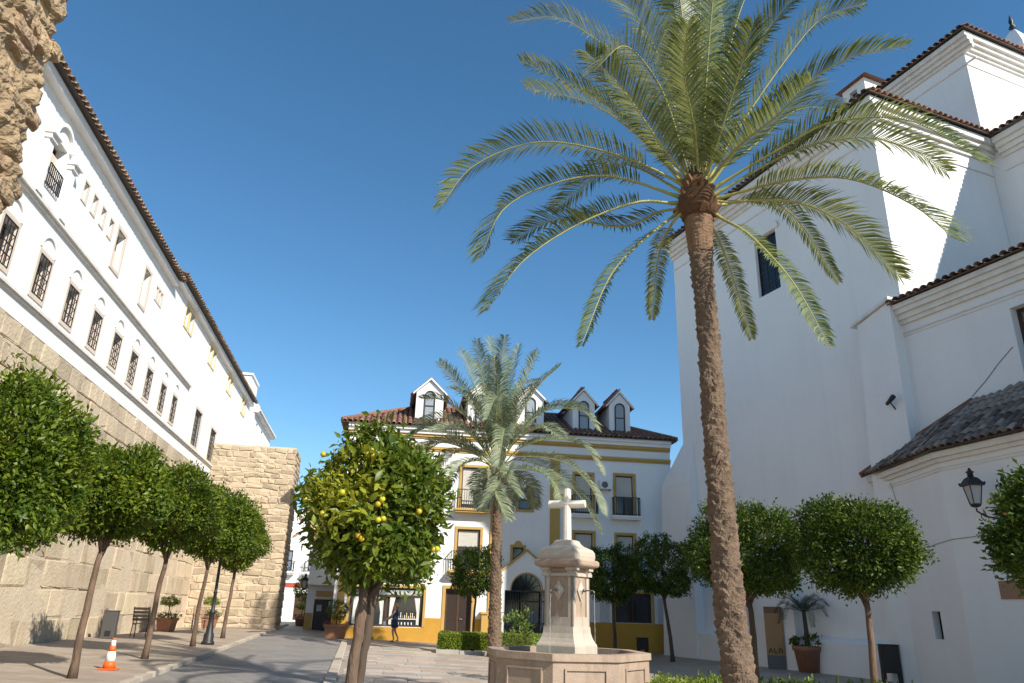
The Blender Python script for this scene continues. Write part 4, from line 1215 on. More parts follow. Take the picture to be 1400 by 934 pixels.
HF = Frame((-15.2, 58.8), 84)
fr_ = thing("far_house", HF.w(0, -3, .3), "sunlit white house with a red band seen through the gap of the lane", "building")
fops = [(-2.2, -1.1, 3.9, 5.4), (.1, 1.1, 3.9, 5.4), (-.6, .5, .4, 2.3)]
mb = MB(); wall_panel(mb, HF, -4, 3.5, .2, 8.5, fops, depth=.2); shell(mb, HF, -4, 3.5, -7, .2, 8.5); part("wall", mb, WHITE, fr_)
for q in fops[:2]:
    o = window(fr_, HF, *q, b=-.1, nx=2, nz=2, gm=mat("blue_pane", (.18, .24, .33), rough=.1)); balcony(o, HF, q[0] - .2, q[1] + .2, 3.8, h=.8)
o = window(fr_, HF, *fops[2], b=-.1, nx=2, nz=1, gm=WOOD, name="door")
mb = MB(); mb.fbox(HF, -4, 3.5, -.01, .05, 2.72, 3.02); part("red_band", mb, mat("red_paint", (.42, .07, .04), rough=.7), fr_)

# ================================================================== CHURCH
CF = Frame((8.53, 39.1), 158)
ch = thing("church_building", CF.w(10, -6, -.3), "tall white church with tiled eaves, plain walls, buttress and upper block", "church")
tmC = tile_mesh("tile", .13, .55, m=TILED); tmC2 = tile_mesh("tile", .13, .55, m=TILE)
cwin = (8.05, 9.5, 15.65, 18.6)
mb = MB(); wall_panel(mb, CF, 1.45, 15.4, -.4, 21.0, [cwin], depth=.6); shell(mb, CF, 1.45, 15.4, -14, -.4, 21.0); part("nave_wall", mb, WHITE, ch)
o = window(ch, CF, *cwin, b=-.16, frame=.05, nx=3, nz=5, bar=.025, fm=IRON, gm=mat("church_glass", (.012, .013, .016), rough=.15))
mb = MB()                                                        # splayed hood over the window
mb.hexa([CF.w(7.75, .08, 18.62), CF.w(9.8, .08, 18.62), CF.w(9.5, -.05, 18.62), CF.w(8.05, -.05, 18.62), CF.w(7.85, .12, 18.95), CF.w(9.7, .12, 18.95), CF.w(9.5, -.05, 18.95), CF.w(8.05, -.05, 18.95)])
part("window_hood", mb, WHITE, o)
st_ = [(19.85, 19.93, .05), (20.5, 20.68, .10), (20.68, 20.9, .22), (20.9, 21.12, .36), (21.12, 21.4, .5)]
LTF = Frame(CF.w(15.4, 0, 0)[:2], 68)
cornice(ch, CF, 1.4, 15.9, st_, CORN)
cornice(ch, LTF, .02, 7.0, [(a, b - .003, c - .004) for a, b, c in st_], CORN)
ze = 21.48
roof_face(ch, [CF.w(.8, .66, ze), CF.w(16.06, .66, ze), CF.w(11.9, -3.5, ze + 1.7), CF.w(4.8, -3.5, ze + 1.7)], tmC, TILED, singles=120, pitch=.31, row=.45, maxrow=3)
roof_face(ch, [CF.w(16.06, .66, ze - .003), CF.w(16.06, -7.0, ze - .003), CF.w(11.9, -7.0, ze + 1.697), CF.w(11.9, -3.5, ze + 1.697)], tmC2, TILE, singles=60, pitch=.31, row=.45, maxrow=4)
# recessed wall B
BF = Frame(CF.w(0, -7, 0)[:2], 158)
mb = MB(); wall_panel(mb, BF, 15.41, 34, 5, 21.0, []); shell(mb, BF, 15.41, 34, -8, 5, 21.0); part("transept_wall", mb, WHITE, ch)
cornice(ch, BF, 15.93, 34, st_, CORN)
roof_face(ch, [BF.w(15.5, .66, ze), BF.w(34, .66, ze), BF.w(34, -3, ze + 1.5), BF.w(15.5, -3, ze + 1.5)], tmC, TILED, singles=40, pitch=.31, row=.45, maxrow=2)
# upper block
UF = Frame(CF.w(0, -7.45, 0)[:2], 158); UL = Frame(CF.w(15.05, -7.45, 0)[:2], 68)
mb = MB(); wall_panel(mb, UF, 2, 15.05, 20.5, 27.7, []); shell(mb, UF, 2, 15.05, -14, 20.5, 27.7); part("upper_block", mb, WHITE, ch)
su = [(26.35, 26.44, .05), (27.0, 27.15, .10), (27.15, 27.35, .22), (27.35, 27.55, .36), (27.55, 27.8, .5)]
cornice(ch, UF, 2, 15.55, su, CORN); cornice(ch, UL, .02, 14, [(a, b - .003, c - .004) for a, b, c in su], CORN)
zu = 27.88
roof_face(ch, [UF.w(1.4, .66, zu), UF.w(15.71, .66, zu), UF.w(9, -6, zu + 3), UF.w(7.5, -6, zu + 3)], tmC, TILED, singles=60, pitch=.31, row=.45, maxrow=4)
roof_face(ch, [UL.w(-.66, .66, zu - .003), UL.w(14, .66, zu - .003), UL.w(8, -6, zu + 2.997), UL.w(6, -6, zu + 2.997)], tmC2, TILE, singles=60, pitch=.31, row=.45, maxrow=8)
# small bell turret behind and pinnacle
TB = Frame(CF.w(0, -10, 0)[:2], 158)
mb = MB(); wall_panel(mb, TB, 5.9, 7.55, 22, 32.2, [(6.4, 6.95, 30.9, 31.8)], depth=.3); shell(mb, TB, 5.9, 7.55, -1.7, 22, 32.2)
tb = part("bell_turret", mb, WHITE, ch)
mb = MB(); mb.fbox(TB, 6.3, 7.05, -.36, -.31, 30.8, 31.9); part("louvre", mb, GLASS, tb)
mb = MB(); mb.prism([TB.w(5.6, .3, 32.2), TB.w(7.9, .3, 32.2), TB.w(7.9, -2.0, 32.2), TB.w(5.6, -2.0, 32.2)], [TB.w(6.6, -.7, 33.1), TB.w(6.9, -.7, 33.1), TB.w(6.9, -1.0, 33.1), TB.w(6.6, -1.0, 33.1)]); part("turret_roof", mb, TILE, tb)
pf = UL.w(10.4, -3.2, 0)
mb = MB(); mb.lathe([(.8, 28), (.8, 33.2), (1.05, 33.25), (1.05, 33.5), (.5, 34.6), (.2, 35.0)], (pf.x, pf.y, 0), 4, rot=R(45 - 68), smooth=False); pn = part("pinnacle", mb, WHITE, ch)
mb = MB(); mb.lathe([(.05, 35.0), (.22, 35.25), (.08, 35.5), (.14, 35.7), (.02, 36.2)], (pf.x, pf.y, 0), 8); part("finial", mb, IRON, pn)
# low aisle D with eaves
dwin = (19.15, 21.1, 8.75, 11.0)
mb = MB(); wall_panel(mb, CF, 15.41, 34, -.4, 12.1, [dwin], depth=.45); part("aisle_wall", mb, WHITE, ch)
cornice(ch, CF, 15.3, 34, [(11.3, 11.36, .03), (11.42, 11.47, .05), (11.75, 11.9, .12), (11.9, 12.1, .2), (12.1, 12.28, .32), (12.28, 12.46, .42)], CORN)
roof_face(ch, [CF.w(15.2, .55, 12.52), CF.w(34, .55, 12.52), CF.w(34, -7, 14.3), CF.w(15.2, -7, 14.3)], tmC, TILED, singles=60, pitch=.29, row=.45, maxrow=3)
SG = bpy.data.materials.new("stained_glass"); SG.use_nodes = True
b_ = SG.node_tree.nodes["Principled BSDF"]; b_.inputs["Roughness"].default_value = .25
vo = SG.node_tree.nodes.new("ShaderNodeTexVoronoi"); vo.inputs["Scale"].default_value = 2.2
ge = SG.node_tree.nodes.new("ShaderNodeNewGeometry"); SG.node_tree.links.new(ge.outputs["Position"], vo.inputs["Vector"])
cr = SG.node_tree.nodes.new("ShaderNodeValToRGB"); SG.node_tree.links.new(vo.outputs["Color"], cr.inputs[0]); SG.node_tree.links.new(cr.outputs[0], b_.inputs["Base Color"])
cr.color_ramp.interpolation = 'CONSTANT'
for i, (p_, c_) in enumerate(((0, (.02, .02, .035)), (.42, (.03, .035, .05)), (.6, (.05, .13, .16)), (.72, (.03, .03, .06)), (.82, (.10, .17, .19)))):
    e = cr.color_ramp.elements[i] if i < 2 else cr.color_ramp.elements.new(p_)
    e.position = p_; e.color = (*c_, 1)
o = window(ch, CF, *dwin, b=-.3, frame=.12, nx=3, nz=3, bar=.012, fm=WOOD, gm=SG)
# buttress with sloping coping
mb = MB(); w = CF.w
mb.hexa([w(13.35, .75, -.4), w(15.3, .55, -.4), w(15.3, .002, -.4), w(13.35, .002, -.4), w(13.75, .5, 12.2), w(15.28, .5, 12.62), w(15.28, .002, 12.62), w(13.75, .002, 12.2)])
part("buttress", mb, WHITE, ch)
mb = MB()
mb.hexa([w(13.5, .62, 12.17), w(15.34, .62, 12.66), w(15.34, -.0, 12.66), w(13.5, -.0, 12.17), w(13.5, .62, 12.27), w(15.34, .62, 12.80), w(15.34, -.0, 12.80), w(13.5, -.0, 12.27)])
part("buttress_coping", mb, CORN, ch)
# base ledge with sloping top, piers, corner batter
mb = MB()
for a, b in ((2.4, 6.6), (8.9, 13.3)):
    mb.hexa([w(a, .42, -.4), w(b, .42, -.4), w(b, .003, -.4), w(a, .003, -.4), w(a, .42, .80), w(b, .42, .80), w(b, .003, .98), w(a, .003, .98)])
part("plinth", mb, WHITE, ch)
mb = MB()
mb.hexa([w(-.35, .50, -.4), w(2.4, .50, -.4), w(2.4, -6, -.4), w(-.35, -6, -.4), w(-.1, .40, 7.9), w(2.4, .40, 7.9), w(2.4, -6, 7.9), w(-.1, -6, 7.9)])
mb.hexa([w(-.1, .40, 7.9), w(2.4, .40, 7.9), w(2.4, -6, 7.9), w(-.1, -6, 7.9), w(1.4, .01, 9.9), w(2.4, .01, 9.9), w(2.4, -6, 9.9), w(1.4, -6, 9.9)])
part("corner_pier", mb, WHITE, ch)
mb = MB(); mb.hexa([w(6.6, .55, -.4), w(8.9, .55, -.4), w(8.9, .003, -.4), w(6.6, .003, -.4), w(6.7, .48, 3.2), w(8.8, .48, 3.2), w(8.8, .003, 3.9), w(6.7, .003, 3.9)]); part("wall_pier", mb, WHITE, ch)
# low chapel E in front of the aisle
E1 = Frame(CF.w(13.3, .2, 0)[:2], 182)
Q1 = E1.w(4.4, 0, 0); E2 = Frame(Q1[:2], 164)
cp_ = thing("side_chapel", E2.w(1, -1.5, -.3), "low rounded white chapel with mossy tiled roof built against the church aisle", "chapel")
slot = (2.55, 3.05, 1.12, 1.92)
mb = MB(); wall_panel(mb, E1, 0, 4.4, -.4, 6.2, [slot], depth=.3); wall_panel(mb, E2, 0, 12, -.4, 6.2, [])
part("wall", mb, WHITE, cp_)
o = window(cp_, E1, *slot, b=-.2, frame=.03, nx=1, nz=1, fm=IRON, gm=GLASS)
se = [(5.93, 5.97, .025), (6.02, 6.06, .025), (6.2, 6.32, .1), (6.32, 6.5, .2)]
# mitred mouldings along both faces
def bis(z, out):  # outer corner point on the bisector
    n = (E1.n + E2.n).normalized(); k = out / n.dot(E1.n)
    return Q1 + n * k + Vector((0, 0, z))
mb = MB()
for z0, z1, out in se:
    a, c = E1.w(-.2, out, 0), E2.w(12, out, 0); m_ = bis(0, out); ai, ci, mi = E1.w(-.2, -.02, 0), E2.w(12, -.02, 0), bis(0, -.02)
    for q in ((a, m_, mi, ai), (m_, c, ci, mi)):
        mb.prism([p + Vector((0, 0, z0)) for p in q], [p + Vector((0, 0, z1 - .002)) for p in q])
part("cornice", mb, CORN, cp_)
tmE = tile_mesh("tile", .125, .44, m=TILEM)
zE = 6.56; A0, A1, A2 = E1.w(-.35, .33, zE), bis(zE, .33), E2.w(11, .33, zE)
T0 = CF.w(17.4, .02, 8.35)
_n = (A2 - A1).cross(T0 - A1).normalized(); T1 = CF.w(26.5, .02, 0); T1.z = A1.z - (_n.x * (T1.x - A1.x) + _n.y * (T1.y - A1.y)) / _n.z
roof_face(cp_, [A0, A1, T0], tmE, TILEM, singles=120, pitch=.28, row=.37)
roof_face(cp_, [A1, A2, T1, T0], tmE, TILEM, singles=180, pitch=.28, row=.37)
hp = MB(); hp.tube([A0 + Vector((0, 0, .08)), A0.lerp(T0, .5) + Vector((0, 0, .09)), T0 + Vector((0, 0, .08))], .1, 8); part("hip_tiles", hp, TILE, cp_)
# brown plaque, spotlight, cable
pq = MB(); pq.fbox(E2, 1.29, 2.1, .0, .03, 2.25, 2.72); setp(part("wall_plaque", pq, mat("brown_plaque", (.30, .17, .11), rough=.6)), "brown stone plaque fixed on the chapel wall under the lantern", "plaque")
sl = thing("spotlight", CF.w(15.1, .6, 8.9), "small black spotlight fixed to the side of the church buttress", "light")
mb = MB(); mb.tube([CF.w(14.9, .52, 8.6), CF.w(14.9, .75, 8.85)], .025, 6); part("arm", mb, IRON, sl)
mb = MB(); mb.tube([CF.w(14.75, .75, 8.82), CF.w(15.15, .85, 9.0)], [.06, .09], 8); part("lamp_head", mb, IRON, sl)
cb = MB(); cb.tube([CF.w(17.4, .015, 8.55), CF.w(17.9, .015, 8.9), CF.w(18.5, .015, 9.4), CF.w(19.0, .015, 9.75)], .012, 5)
setp(part("wall_cable", cb, mat("grey_cable", (.2, .21, .23), rough=.6)), "thin grey cable running up the aisle wall to the stained window", "cable")
cb = MB(); cb.tube([E1.w(1.2, .03, 6.1), E1.w(1.5, .03, 5.2), E1.w(1.9, .03, 4.4), E1.w(2.3, .03, 3.7)], .009, 5)
cb.tube([E1.w(2.3, .03, 3.7), E1.w(3.4, .02, 3.85), bis(3.92, .02), E2.w(1.2, .02, 3.95), E2.w(2.6, .02, 4.0)], .009, 5)
setp(part("wall_cable", cb, MATS["grey_cable"]), "thin grey cable drooping from the chapel eaves towards the wall lantern", "cable")

# ================================================================== FOUNTAIN
fn = thing("stone_fountain", (FC[0], FC[1], gz(FC[0])), "octagonal pink stone fountain with pedestal, spouts and a white stone cross", "fountain")
fc = Vector((FC[0], FC[1], 0)); gzf = gz(FC[0]) - .06
dc = Vector((-FC[0], -FC[1], 0)).normalized(); rt_ = Vector((-dc.y, dc.x, 0))
if rt_.x < 0: rt_ = -rt_
def fp(phi, r, z):
    a = R(phi); return fc + (dc * math.cos(a) + rt_ * math.sin(a)) * r + Vector((0, 0, z))
RB = 1.66; RIM = .90
def octa(r, z, ph=-9.0): return [fp(ph + 45 * k, r, z) for k in range(8)]
mb = MB()
rings = [octa(RB - .02, gzf), octa(RB - .02, gzf + .12), octa(RB - .045, gzf + .14), octa(RB - .045, RIM - .14), octa(RB, RIM - .12), octa(RB, RIM), octa(RB - .26, RIM), octa(RB - .26, .35)]
vs = [p for r_ in rings for p in r_]; fs = []
for i in range(len(rings) - 1):
    for k in range(8): fs.append((i * 8 + k, i * 8 + (k + 1) % 8, (i + 1) * 8 + (k + 1) % 8, (i + 1) * 8 + k))
fs.append(tuple(range(56, 64)))
mb.add(vs, fs); ba = part("basin", mb, FOUNT, fn)
# raised panel frames on each basin face
for k in range(8):
    p0, p1 = fp(-9 + 45 * k, RB - .045, 0), fp(-9 + 45 * (k + 1), RB - .045, 0)
    u = (p1 - p0).normalized(); nn = Vector((p0.x + p1.x, p0.y + p1.y, 0)) / 2 - fc; nn.normalize(); ln = (p1 - p0).length
    pm = MB(); o_ = (p0)
    def q(a, z, d): return p0 + u * a + nn * d + Vector((0, 0, z))
    za, zb = gzf + .22, RIM - .24; a0, a1 = .22, ln - .22; t = .035
    for (x0, x1, y0, y1) in ((a0, a1, zb - t, zb), (a0, a1, za, za + t), (a0, a0 + t, za + t, zb - t), (a1 - t, a1, za + t, zb - t)):
        pm.hexa([q(x0, y0, .03), q(x1, y0, .03), q(x1, y0, -.02), q(x0, y0, -.02), q(x0, y1, .03), q(x1, y1, .03), q(x1, y1, -.02), q(x0, y1, -.02)])
    part("panel_moulding", pm, FOUNT, ba)
WATER = mat("fountain_water", (.05, .07, .065), (.04, .055, .05), scale=4, rough=.05, bump=.01, bscale=9, spec=.7)
mb = MB(); mb.add(octa(RB - .25, .78), [tuple(range(8))]); part("water_surface", mb, WATER, fn)
# pedestal: square, corner turned to the viewer's right
PH = 14.0
def sqr(h, z): return [fp(PH + 90 * k, h * math.sqrt(2), z) for k in range(4)]
def stack(levels):
    m = MB(); vs = []; fs = []
    for h, z in levels: vs += sqr(h, z)
    for i in range(len(levels) - 1):
        for k in range(4): fs.append((i * 4 + k, i * 4 + (k + 1) % 4, (i + 1) * 4 + (k + 1) % 4, (i + 1) * 4 + k))
    fs.append((3, 2, 1, 0)); n = 4 * (len(levels) - 1); fs.append((n, n + 1, n + 2, n + 3))
    return m.add(vs, fs)
HS = .335
part("pedestal_base", stack([(.445, .5), (.445, .98), (.435, 1.01), (.405, 1.06), (.375, 1.13), (.352, 1.22), (.342, 1.34)]), FOUNTL, fn)
sh = part("shaft", stack([(HS - .035, 1.34), (HS - .035, 2.46)]), FOUNT, fn)
for k in range(4):       # corner pilasters and panel rails leave a sunk panel on every face
    a = PH + 45 + 90 * k
    nrm = (dc * math.cos(R(a)) + rt_ * math.sin(R(a))); tan = Vector((-nrm.y, nrm.x, 0))
    def q(x, z, d): return fc + nrm * (HS + d) + tan * x + Vector((0, 0, z))
    m = MB()
    for x0, x1, z0, z1 in ((-HS, -HS + .115, 1.34, 2.36), (HS - .115, HS, 1.34, 2.36), (-HS + .115, HS - .115, 1.34, 1.52), (-HS + .115, HS - .115, 2.30, 2.36)):
        m.hexa([q(x0, z0, 0), q(x1, z0, 0), q(x1, z0, -.05), q(x0, z0, -.05), q(x0, z1, 0), q(x1, z1, 0), q(x1, z1, -.05), q(x0, z1, -.05)])
    part("pilaster_frame", m, FOUNTL, sh)
    m = MB()
    for x0, x1 in ((-HS - .04, -HS + .13), (HS - .13, HS + .04)):
        for z0, z1, d in ((2.30, 2.36, .045), (2.362, 2.41, .02), (2.412, 2.462, .075)):
            m.hexa([q(x0, z0, d), q(x1, z0, d), q(x1, z0, -.08), q(x0, z0, -.08), q(x0, z1, d), q(x1, z1, d), q(x1, z1, -.08), q(x0, z1, -.08)])
    part("capital", m, FOUNTL, sh)
    # diamond boss and spout
    m = MB(); c = 1.98 + .05
    D = [q(0, c - .2, -.03), q(.13, c, -.03), q(0, c + .2, -.03), q(-.13, c, -.03)]; D2 = [q(0, c - .2, .0), q(.13, c, .0), q(0, c + .2, .0), q(-.13, c, .0)]
    m.prism(D, D2); m.prism([q(0, c - .14, .0), q(.09, c, .0), q(0, c + .14, .0), q(-.09, c, .0)], [q(0, c - .03, .05), q(.03, c, .05), q(0, c + .03, .05), q(-.03, c, .05)])
    part("diamond_boss", m, FOUNTL, sh)
    m = MB(); m.tube([q(0, c, .04), q(0, c, .10)], .032, 8); m.tube([q(0, c, .09), q(0, c, .27), q(0, c - .02, .295), q(0, c - .07, .30)], .014, 7); part("spout", m, mat("dull_brass", (.22, .19, .15), rough=.4, metal=.6), fn)
    m = MB(); pts = [q(0.002 * math.sin(i * 2.2), c - .07 - .0 - (c - .85) * i / 16, .30 + .012 * (i / 16)) for i in range(17)]
    m.tube(pts, [.0042 + .002 * math.sin(i * 2.9) for i in range(17)], 6); part("water_stream", m, mat("falling_water", (.42, .45, .47), rough=.08, spec=.8), fn)
part("cornice_slab", stack([(.40, 2.464), (.47, 2.50), (.49, 2.53), (.49, 2.60), (.46, 2.63)]), FOUNT, fn)
part("cap", stack([(.42, 2.632), (.43, 2.70), (.425, 2.78), (.39, 2.84), (.33, 2.875), (.26, 2.91), (.225, 2.94), (.205, 2.97), (.19, 3.01), (.15, 3.03)]), FOUNTL, fn)
cx_n = (dc * math.cos(R(PH - 45)) + rt_ * math.sin(R(PH - 45))); cx_t = Vector((-cx_n.y, cx_n.x, 0))
cx_t = (rt_ * .97 + dc * .24).normalized()
def oct_bar(p0, p1, r0, r1, m, cap=True):
    m.tube([p0, p1], [r0, r1], 8, smooth=False)
m = MB(); oct_bar(fc + Vector((0, 0, 3.02)), fc + Vector((0, 0, 4.10)), .092, .082, m)
oct_bar(fc - cx_t * .40 + Vector((0, 0, 3.775)), fc + cx_t * .40 + Vector((0, 0, 3.775)), .086, .086, m)
part("cross", m, mat("white_marble", (.80, .74, .64), (.74, .67, .56), scale=4, rough=.5), fn, bevel=.008)

# ================================================================== PALMS
pa = thing("palm_tree", (3.28, 11.02, gz(3.28)), "very tall date palm with arching feathery crown beside the church", "palm")
px_ = [(3.30, 11.02, gz(3.3) - .05), (3.27, 11.03, .4), (3.26, 11.03, .78), (3.2, 11.05, 1.75), (3.17, 11.06, 3.08), (3.16, 11.06, 5.11), (3.14, 11.06, 6.62), (3.135, 11.065, 7.35)]
palm_trunk("trunk", px_, [.27, .245, .228, .215, .192, .172, .165, .195], PALMB, pa, 3, nth=72, dz=.02, scale_h=.13, nscale=7, amp=.045)
palm_trunk("trunk_top", [(3.135, 11.065, 7.33), (3.13, 11.07, 7.75), (3.13, 11.07, 8.15)], [.20, .228, .235], PALMT, pa, 5, nth=48, dz=.02, scale_h=.06, nscale=9, amp=.02)
m = MB()
rng = random.Random(6)
def boot(m, c, az, z, r, tilt, ln, wd):
    d = Vector((math.cos(az), math.sin(az), 0)); t = Vector((-d.y, d.x, 0)); upv = d * math.sin(tilt) + Vector((0, 0, math.cos(tilt)))
    b = Vector((c[0], c[1], z)) + d * r
    nrm = t.cross(upv)
    P0 = [b - t * wd - nrm * .03, b + t * wd - nrm * .03, b + t * wd + nrm * .03, b - t * wd + nrm * .03]
    P1 = [p + upv * ln + t * (-.35 if i in (1, 2) else .35) * wd for i, p in enumerate(P0)]
    m.prism(P0, P1)
for k in range(70):
    z = 8.0 + (k / 70) * .62; boot(m, (3.13, 11.07), k * 2.399 + rng.uniform(-.3, .3), z, .25 - .12 * (k / 70), rng.uniform(.1, .9), rng.uniform(.10, .26), rng.uniform(.03, .06))
part("leaf_bases", m, RACHO, pa)
m = MB(); m.lathe([(.24, 8.0), (.33, 8.12), (.34, 8.3), (.27, 8.5), (.17, 8.75), (.08, 9.0)], (3.13, 11.07, 0), 20); part("crown_heart", m, mat("palm_fibre", (.13, .065, .03), (.07, .035, .018), scale=14, rough=.95, bump=.03, bscale=30), pa)
_extra = []
_rg = random.Random(77)
for pts in FRONDS_NEAR:                                           # more leaves in the upper crown, turned about the trunk
    if pts[-1][2] > 9.6 and len(_extra) < 1:
        a = _rg.choice((-1, 1)) * _rg.uniform(.25, .7); k_ = _rg.uniform(.82, .98); c0 = Vector((3.13, 11.07, 8.5)); e_ = []
        for p in pts:
            d = (Vector(p) - c0) * k_; e_.append(tuple(c0 + Vector((d.x * math.cos(a) - d.y * math.sin(a), d.x * math.sin(a) + d.y * math.cos(a), d.z))))
        _extra.append(e_)
for i, pts in enumerate(FRONDS_NEAR + _extra):
    root = Vector((3.13, 11.07, 8.35)); p0 = Vector(pts[0]); d = (p0 - root)
    pts2 = [root + Vector((d.x * .25, d.y * .25, d.z * .2))] + [Vector(p) for p in pts]
    low_ = i in (3, 4, 22, 23, 24)
    frond(pa, pts2, 98 if not low_ else 84, .57 if not low_ else .28, PALM_PALE if i in (6, 7, 8) else PALM_GREEN, 500 + i, wid=.030, rr=.024, vang=.42, start=.20, droop=.32 if not low_ else .5)
# a few young upright leaves in the heart
for i in range(5):
    a = i * 1.3; r0 = Vector((3.13, 11.07, 8.5)); frond(pa, [r0, r0 + Vector((.12 * math.cos(a), .12 * math.sin(a) - .1, .5)), r0 + Vector((.35 * math.cos(a), .35 * math.sin(a) - .35, .85)), r0 + Vector((.55 * math.cos(a), .5 * math.sin(a) - .6, .55))], 30, .22, PALM_PALE, 560 + i, wid=.02, rr=.014, start=.3)

pb = thing("palm_tree", (-.32, 30.0, gz(-.3)), "shorter pale green date palm rising from the hedge before the ochre trimmed house", "palm")
palm_trunk("trunk", [(-.32, 30, gz(-.3)), (-.33, 30, .7), (-.36, 30, 2.2), (-.37, 30, 3.85), (-.39, 30, 5.4), (-.40, 30, 6.15)], [.30, .265, .225, .20, .19, .20], PALMB, pb, 9, nth=44, dz=.035, scale_h=.15, nscale=11, amp=.05)
m = MB(); m.lathe([(.19, 6.1), (.25, 6.35), (.28, 6.6), (.23, 6.85), (.15, 7.1), (.06, 7.4)], (-.41, 30, 0), 18); part("crown_heart", m, RACHO, pb)
m = MB()
for k in range(60):
    z = 6.15 + (k / 60) * .75; boot(m, (-.41, 30), k * 2.399 + rng.uniform(-.2, .2), z, .21 - .05 * (k / 60), rng.uniform(.3, .8), rng.uniform(.16, .30), rng.uniform(.06, .09))
part("leaf_bases", m, PALMT, pb)
_extra2 = []
for pts in FRONDS_FAR:
    if len(_extra2) < 9 and pts[-1][2] < 9.8:
        a = _rg.choice((-1, 1)) * _rg.uniform(.4, 1.6); c0 = Vector((-.41, 30, 6.9))
        _extra2.append([tuple(c0 + Vector((d.x * math.cos(a) - d.y * math.sin(a), d.x * math.sin(a) + d.y * math.cos(a), d.z - .15 * k_))) for k_, d in enumerate([Vector(p) - c0 for p in pts])])
for i, pts in enumerate(FRONDS_FAR + _extra2):
    root = Vector((-.41, 30, 6.9)); p0 = Vector(pts[0])
    frond(pb, [root] + [Vector(p) for p in pts], 80, .66, PALM_PALE, 700 + i, wid=.046, rr=.026, vang=.55, start=.2, droop=.55)

# ================================================================== ORANGE TREES
# the big tree in front of the square: twin trunk, large leaves singly where they show largest
ft = thing("orange_tree", (-1.98, 10.83, gz(-1.98)), "nearest round orange tree with yellowing leaves and ripening fruit, trunk forked from the ground", "tree")
def gnarled(m, pts, rad, seed, n=12):
    rg = random.Random(seed); P = []; Rd = []
    for i in range(len(pts) - 1):
        for k in range(5):
            t = k / 5; P.append(Vector(pts[i]).lerp(Vector(pts[i + 1]), t) + Vector((rg.uniform(-1, 1), rg.uniform(-1, 1), 0)) * .012); Rd.append((rad[i] * (1 - t) + rad[i + 1] * t) * rg.uniform(.93, 1.09))
    P.append(Vector(pts[-1])); Rd.append(rad[-1]); m.tube(P, Rd, n)
m = MB(); gnarled(m, [(-.07, 0, -.1), (-.055, 0, .5), (-.02, 0, 1.1), (.02, 0, 1.6), (.0, .05, 2.2), (-.1, 0, 2.9)], [.12, .09, .075, .07, .06, .02], 1); part("trunk", m, BARK, ft, world=False)
m = MB(); gnarled(m, [(.03, .08, -.1), (.04, .07, .5), (.075, .06, 1.1), (.12, .05, 1.6), (.2, .05, 2.2), (.35, 0, 2.9)], [.10, .075, .065, .065, .055, .02], 2); part("trunk", m, BARKD, ft, world=False)
m = MB()
for i in range(9):
    a = i * .7; m.tube([(.05, .02, 1.75 + .06 * i), (.05 + .35 * math.cos(a), .35 * math.sin(a), 2.2 + .06 * i), (.1 + .8 * math.cos(a), .8 * math.sin(a), 2.7 + .08 * i)], [.045, .03, .01], 7)
part("limb", m, BARKD, ft, world=False)
rs = np.random.RandomState(78)
CZ = 2.97
P, D, ct = crown_points(rs, .95, .95, 1.03, 900, 15, .08, .97, .22, .15)
n = len(P); P = P + np.array([.05, 0, CZ])
A = D * .5 + rs.normal(size=(n, 3)) * .75 + np.array([0, 0, -.05])
Nn = D * .6 + np.array([0, -.1, .5]) + rs.normal(size=(n, 3)) * .65
Ln = .140 * rs.uniform(.45, 1.3, n); Wd = Ln * .48 * rs.uniform(.8, 1.15, n)
# yellower on one shoot-rich side of the crown, as the tree itself is
yel = np.clip(1.1 - np.linalg.norm((P - np.array([-.22, -1.0, CZ + .25])) / np.array([.72, .95, .70]), axis=1), 0, 1)
tint = np.clip(.26 * ct ** 2 + .24 * rs.uniform(0, 1, n) + 1.25 * yel * rs.uniform(.2, 1, n), 0, 1)
toward = (D * np.array([.18, -.95, .1])).sum(1) + rs.uniform(0, .25, n)
far = np.linalg.norm((P - np.array([.02, 0, CZ])) / np.array([1.02, 1.02, 1.16]), axis=1)
score = np.where(far > .9, toward, -1)
top = np.argsort(-score)[:300]; mask = np.ones(n, bool); mask[top] = False
link("foliage", leaf_mesh("foliage", P[mask], A[mask], Nn[mask], Ln[mask], Wd[mask], tint[mask], LEAF_FRONT), None, ft, world=False)["kind"] = "stuff"
def one_leaf(tn):
    v = [(0, 0, 0), (.16, .30, .035), (.20, .55, .02), (.13, .8, -.02), (0, 1, -.10), (-.13, .8, -.02), (-.20, .55, .02), (-.16, .30, .035), (0, .3, 0), (0, .55, -.015), (0, .8, -.05)]
    f = [(0, 1, 8), (1, 2, 9, 8), (2, 3, 10, 9), (3, 4, 10), (0, 8, 7), (8, 9, 6, 7), (9, 10, 5, 6), (10, 4, 5)]
    me = bpy.data.meshes.new("leaf"); me.from_pydata(v, [], f); me.polygons.foreach_set("use_smooth", [True] * 8)
    at = me.attributes.new("tint", 'FLOAT', 'POINT'); at.data.foreach_set("value", np.full(11, tn, np.float32)); me.materials.append(LEAF_FRONT)
    return me
LM = [one_leaf(t) for t in (.05, .2, .35, .5, .65, .8, .95)]
for i in top:
    a = Vector(A[i]).normalized(); nn = Vector(Nn[i]); s_ = a.cross(nn).normalized(); nn = s_.cross(a)
    L_ = Ln[i] * 1.1; W_ = Ln[i] * 1.25
    o = bpy.data.objects.new("leaf", LM[min(int(tint[i] * 7), 6)]); COL.objects.link(o); o.parent = ft
    p = P[i]
    o.matrix_basis = Matrix(((s_.x * W_, a.x * L_, nn.x * W_, p[0]), (s_.y * W_, a.y * L_, nn.y * W_, p[1]), (s_.z * W_, a.z * L_, nn.z * W_, p[2]), (0, 0, 0, 1)))
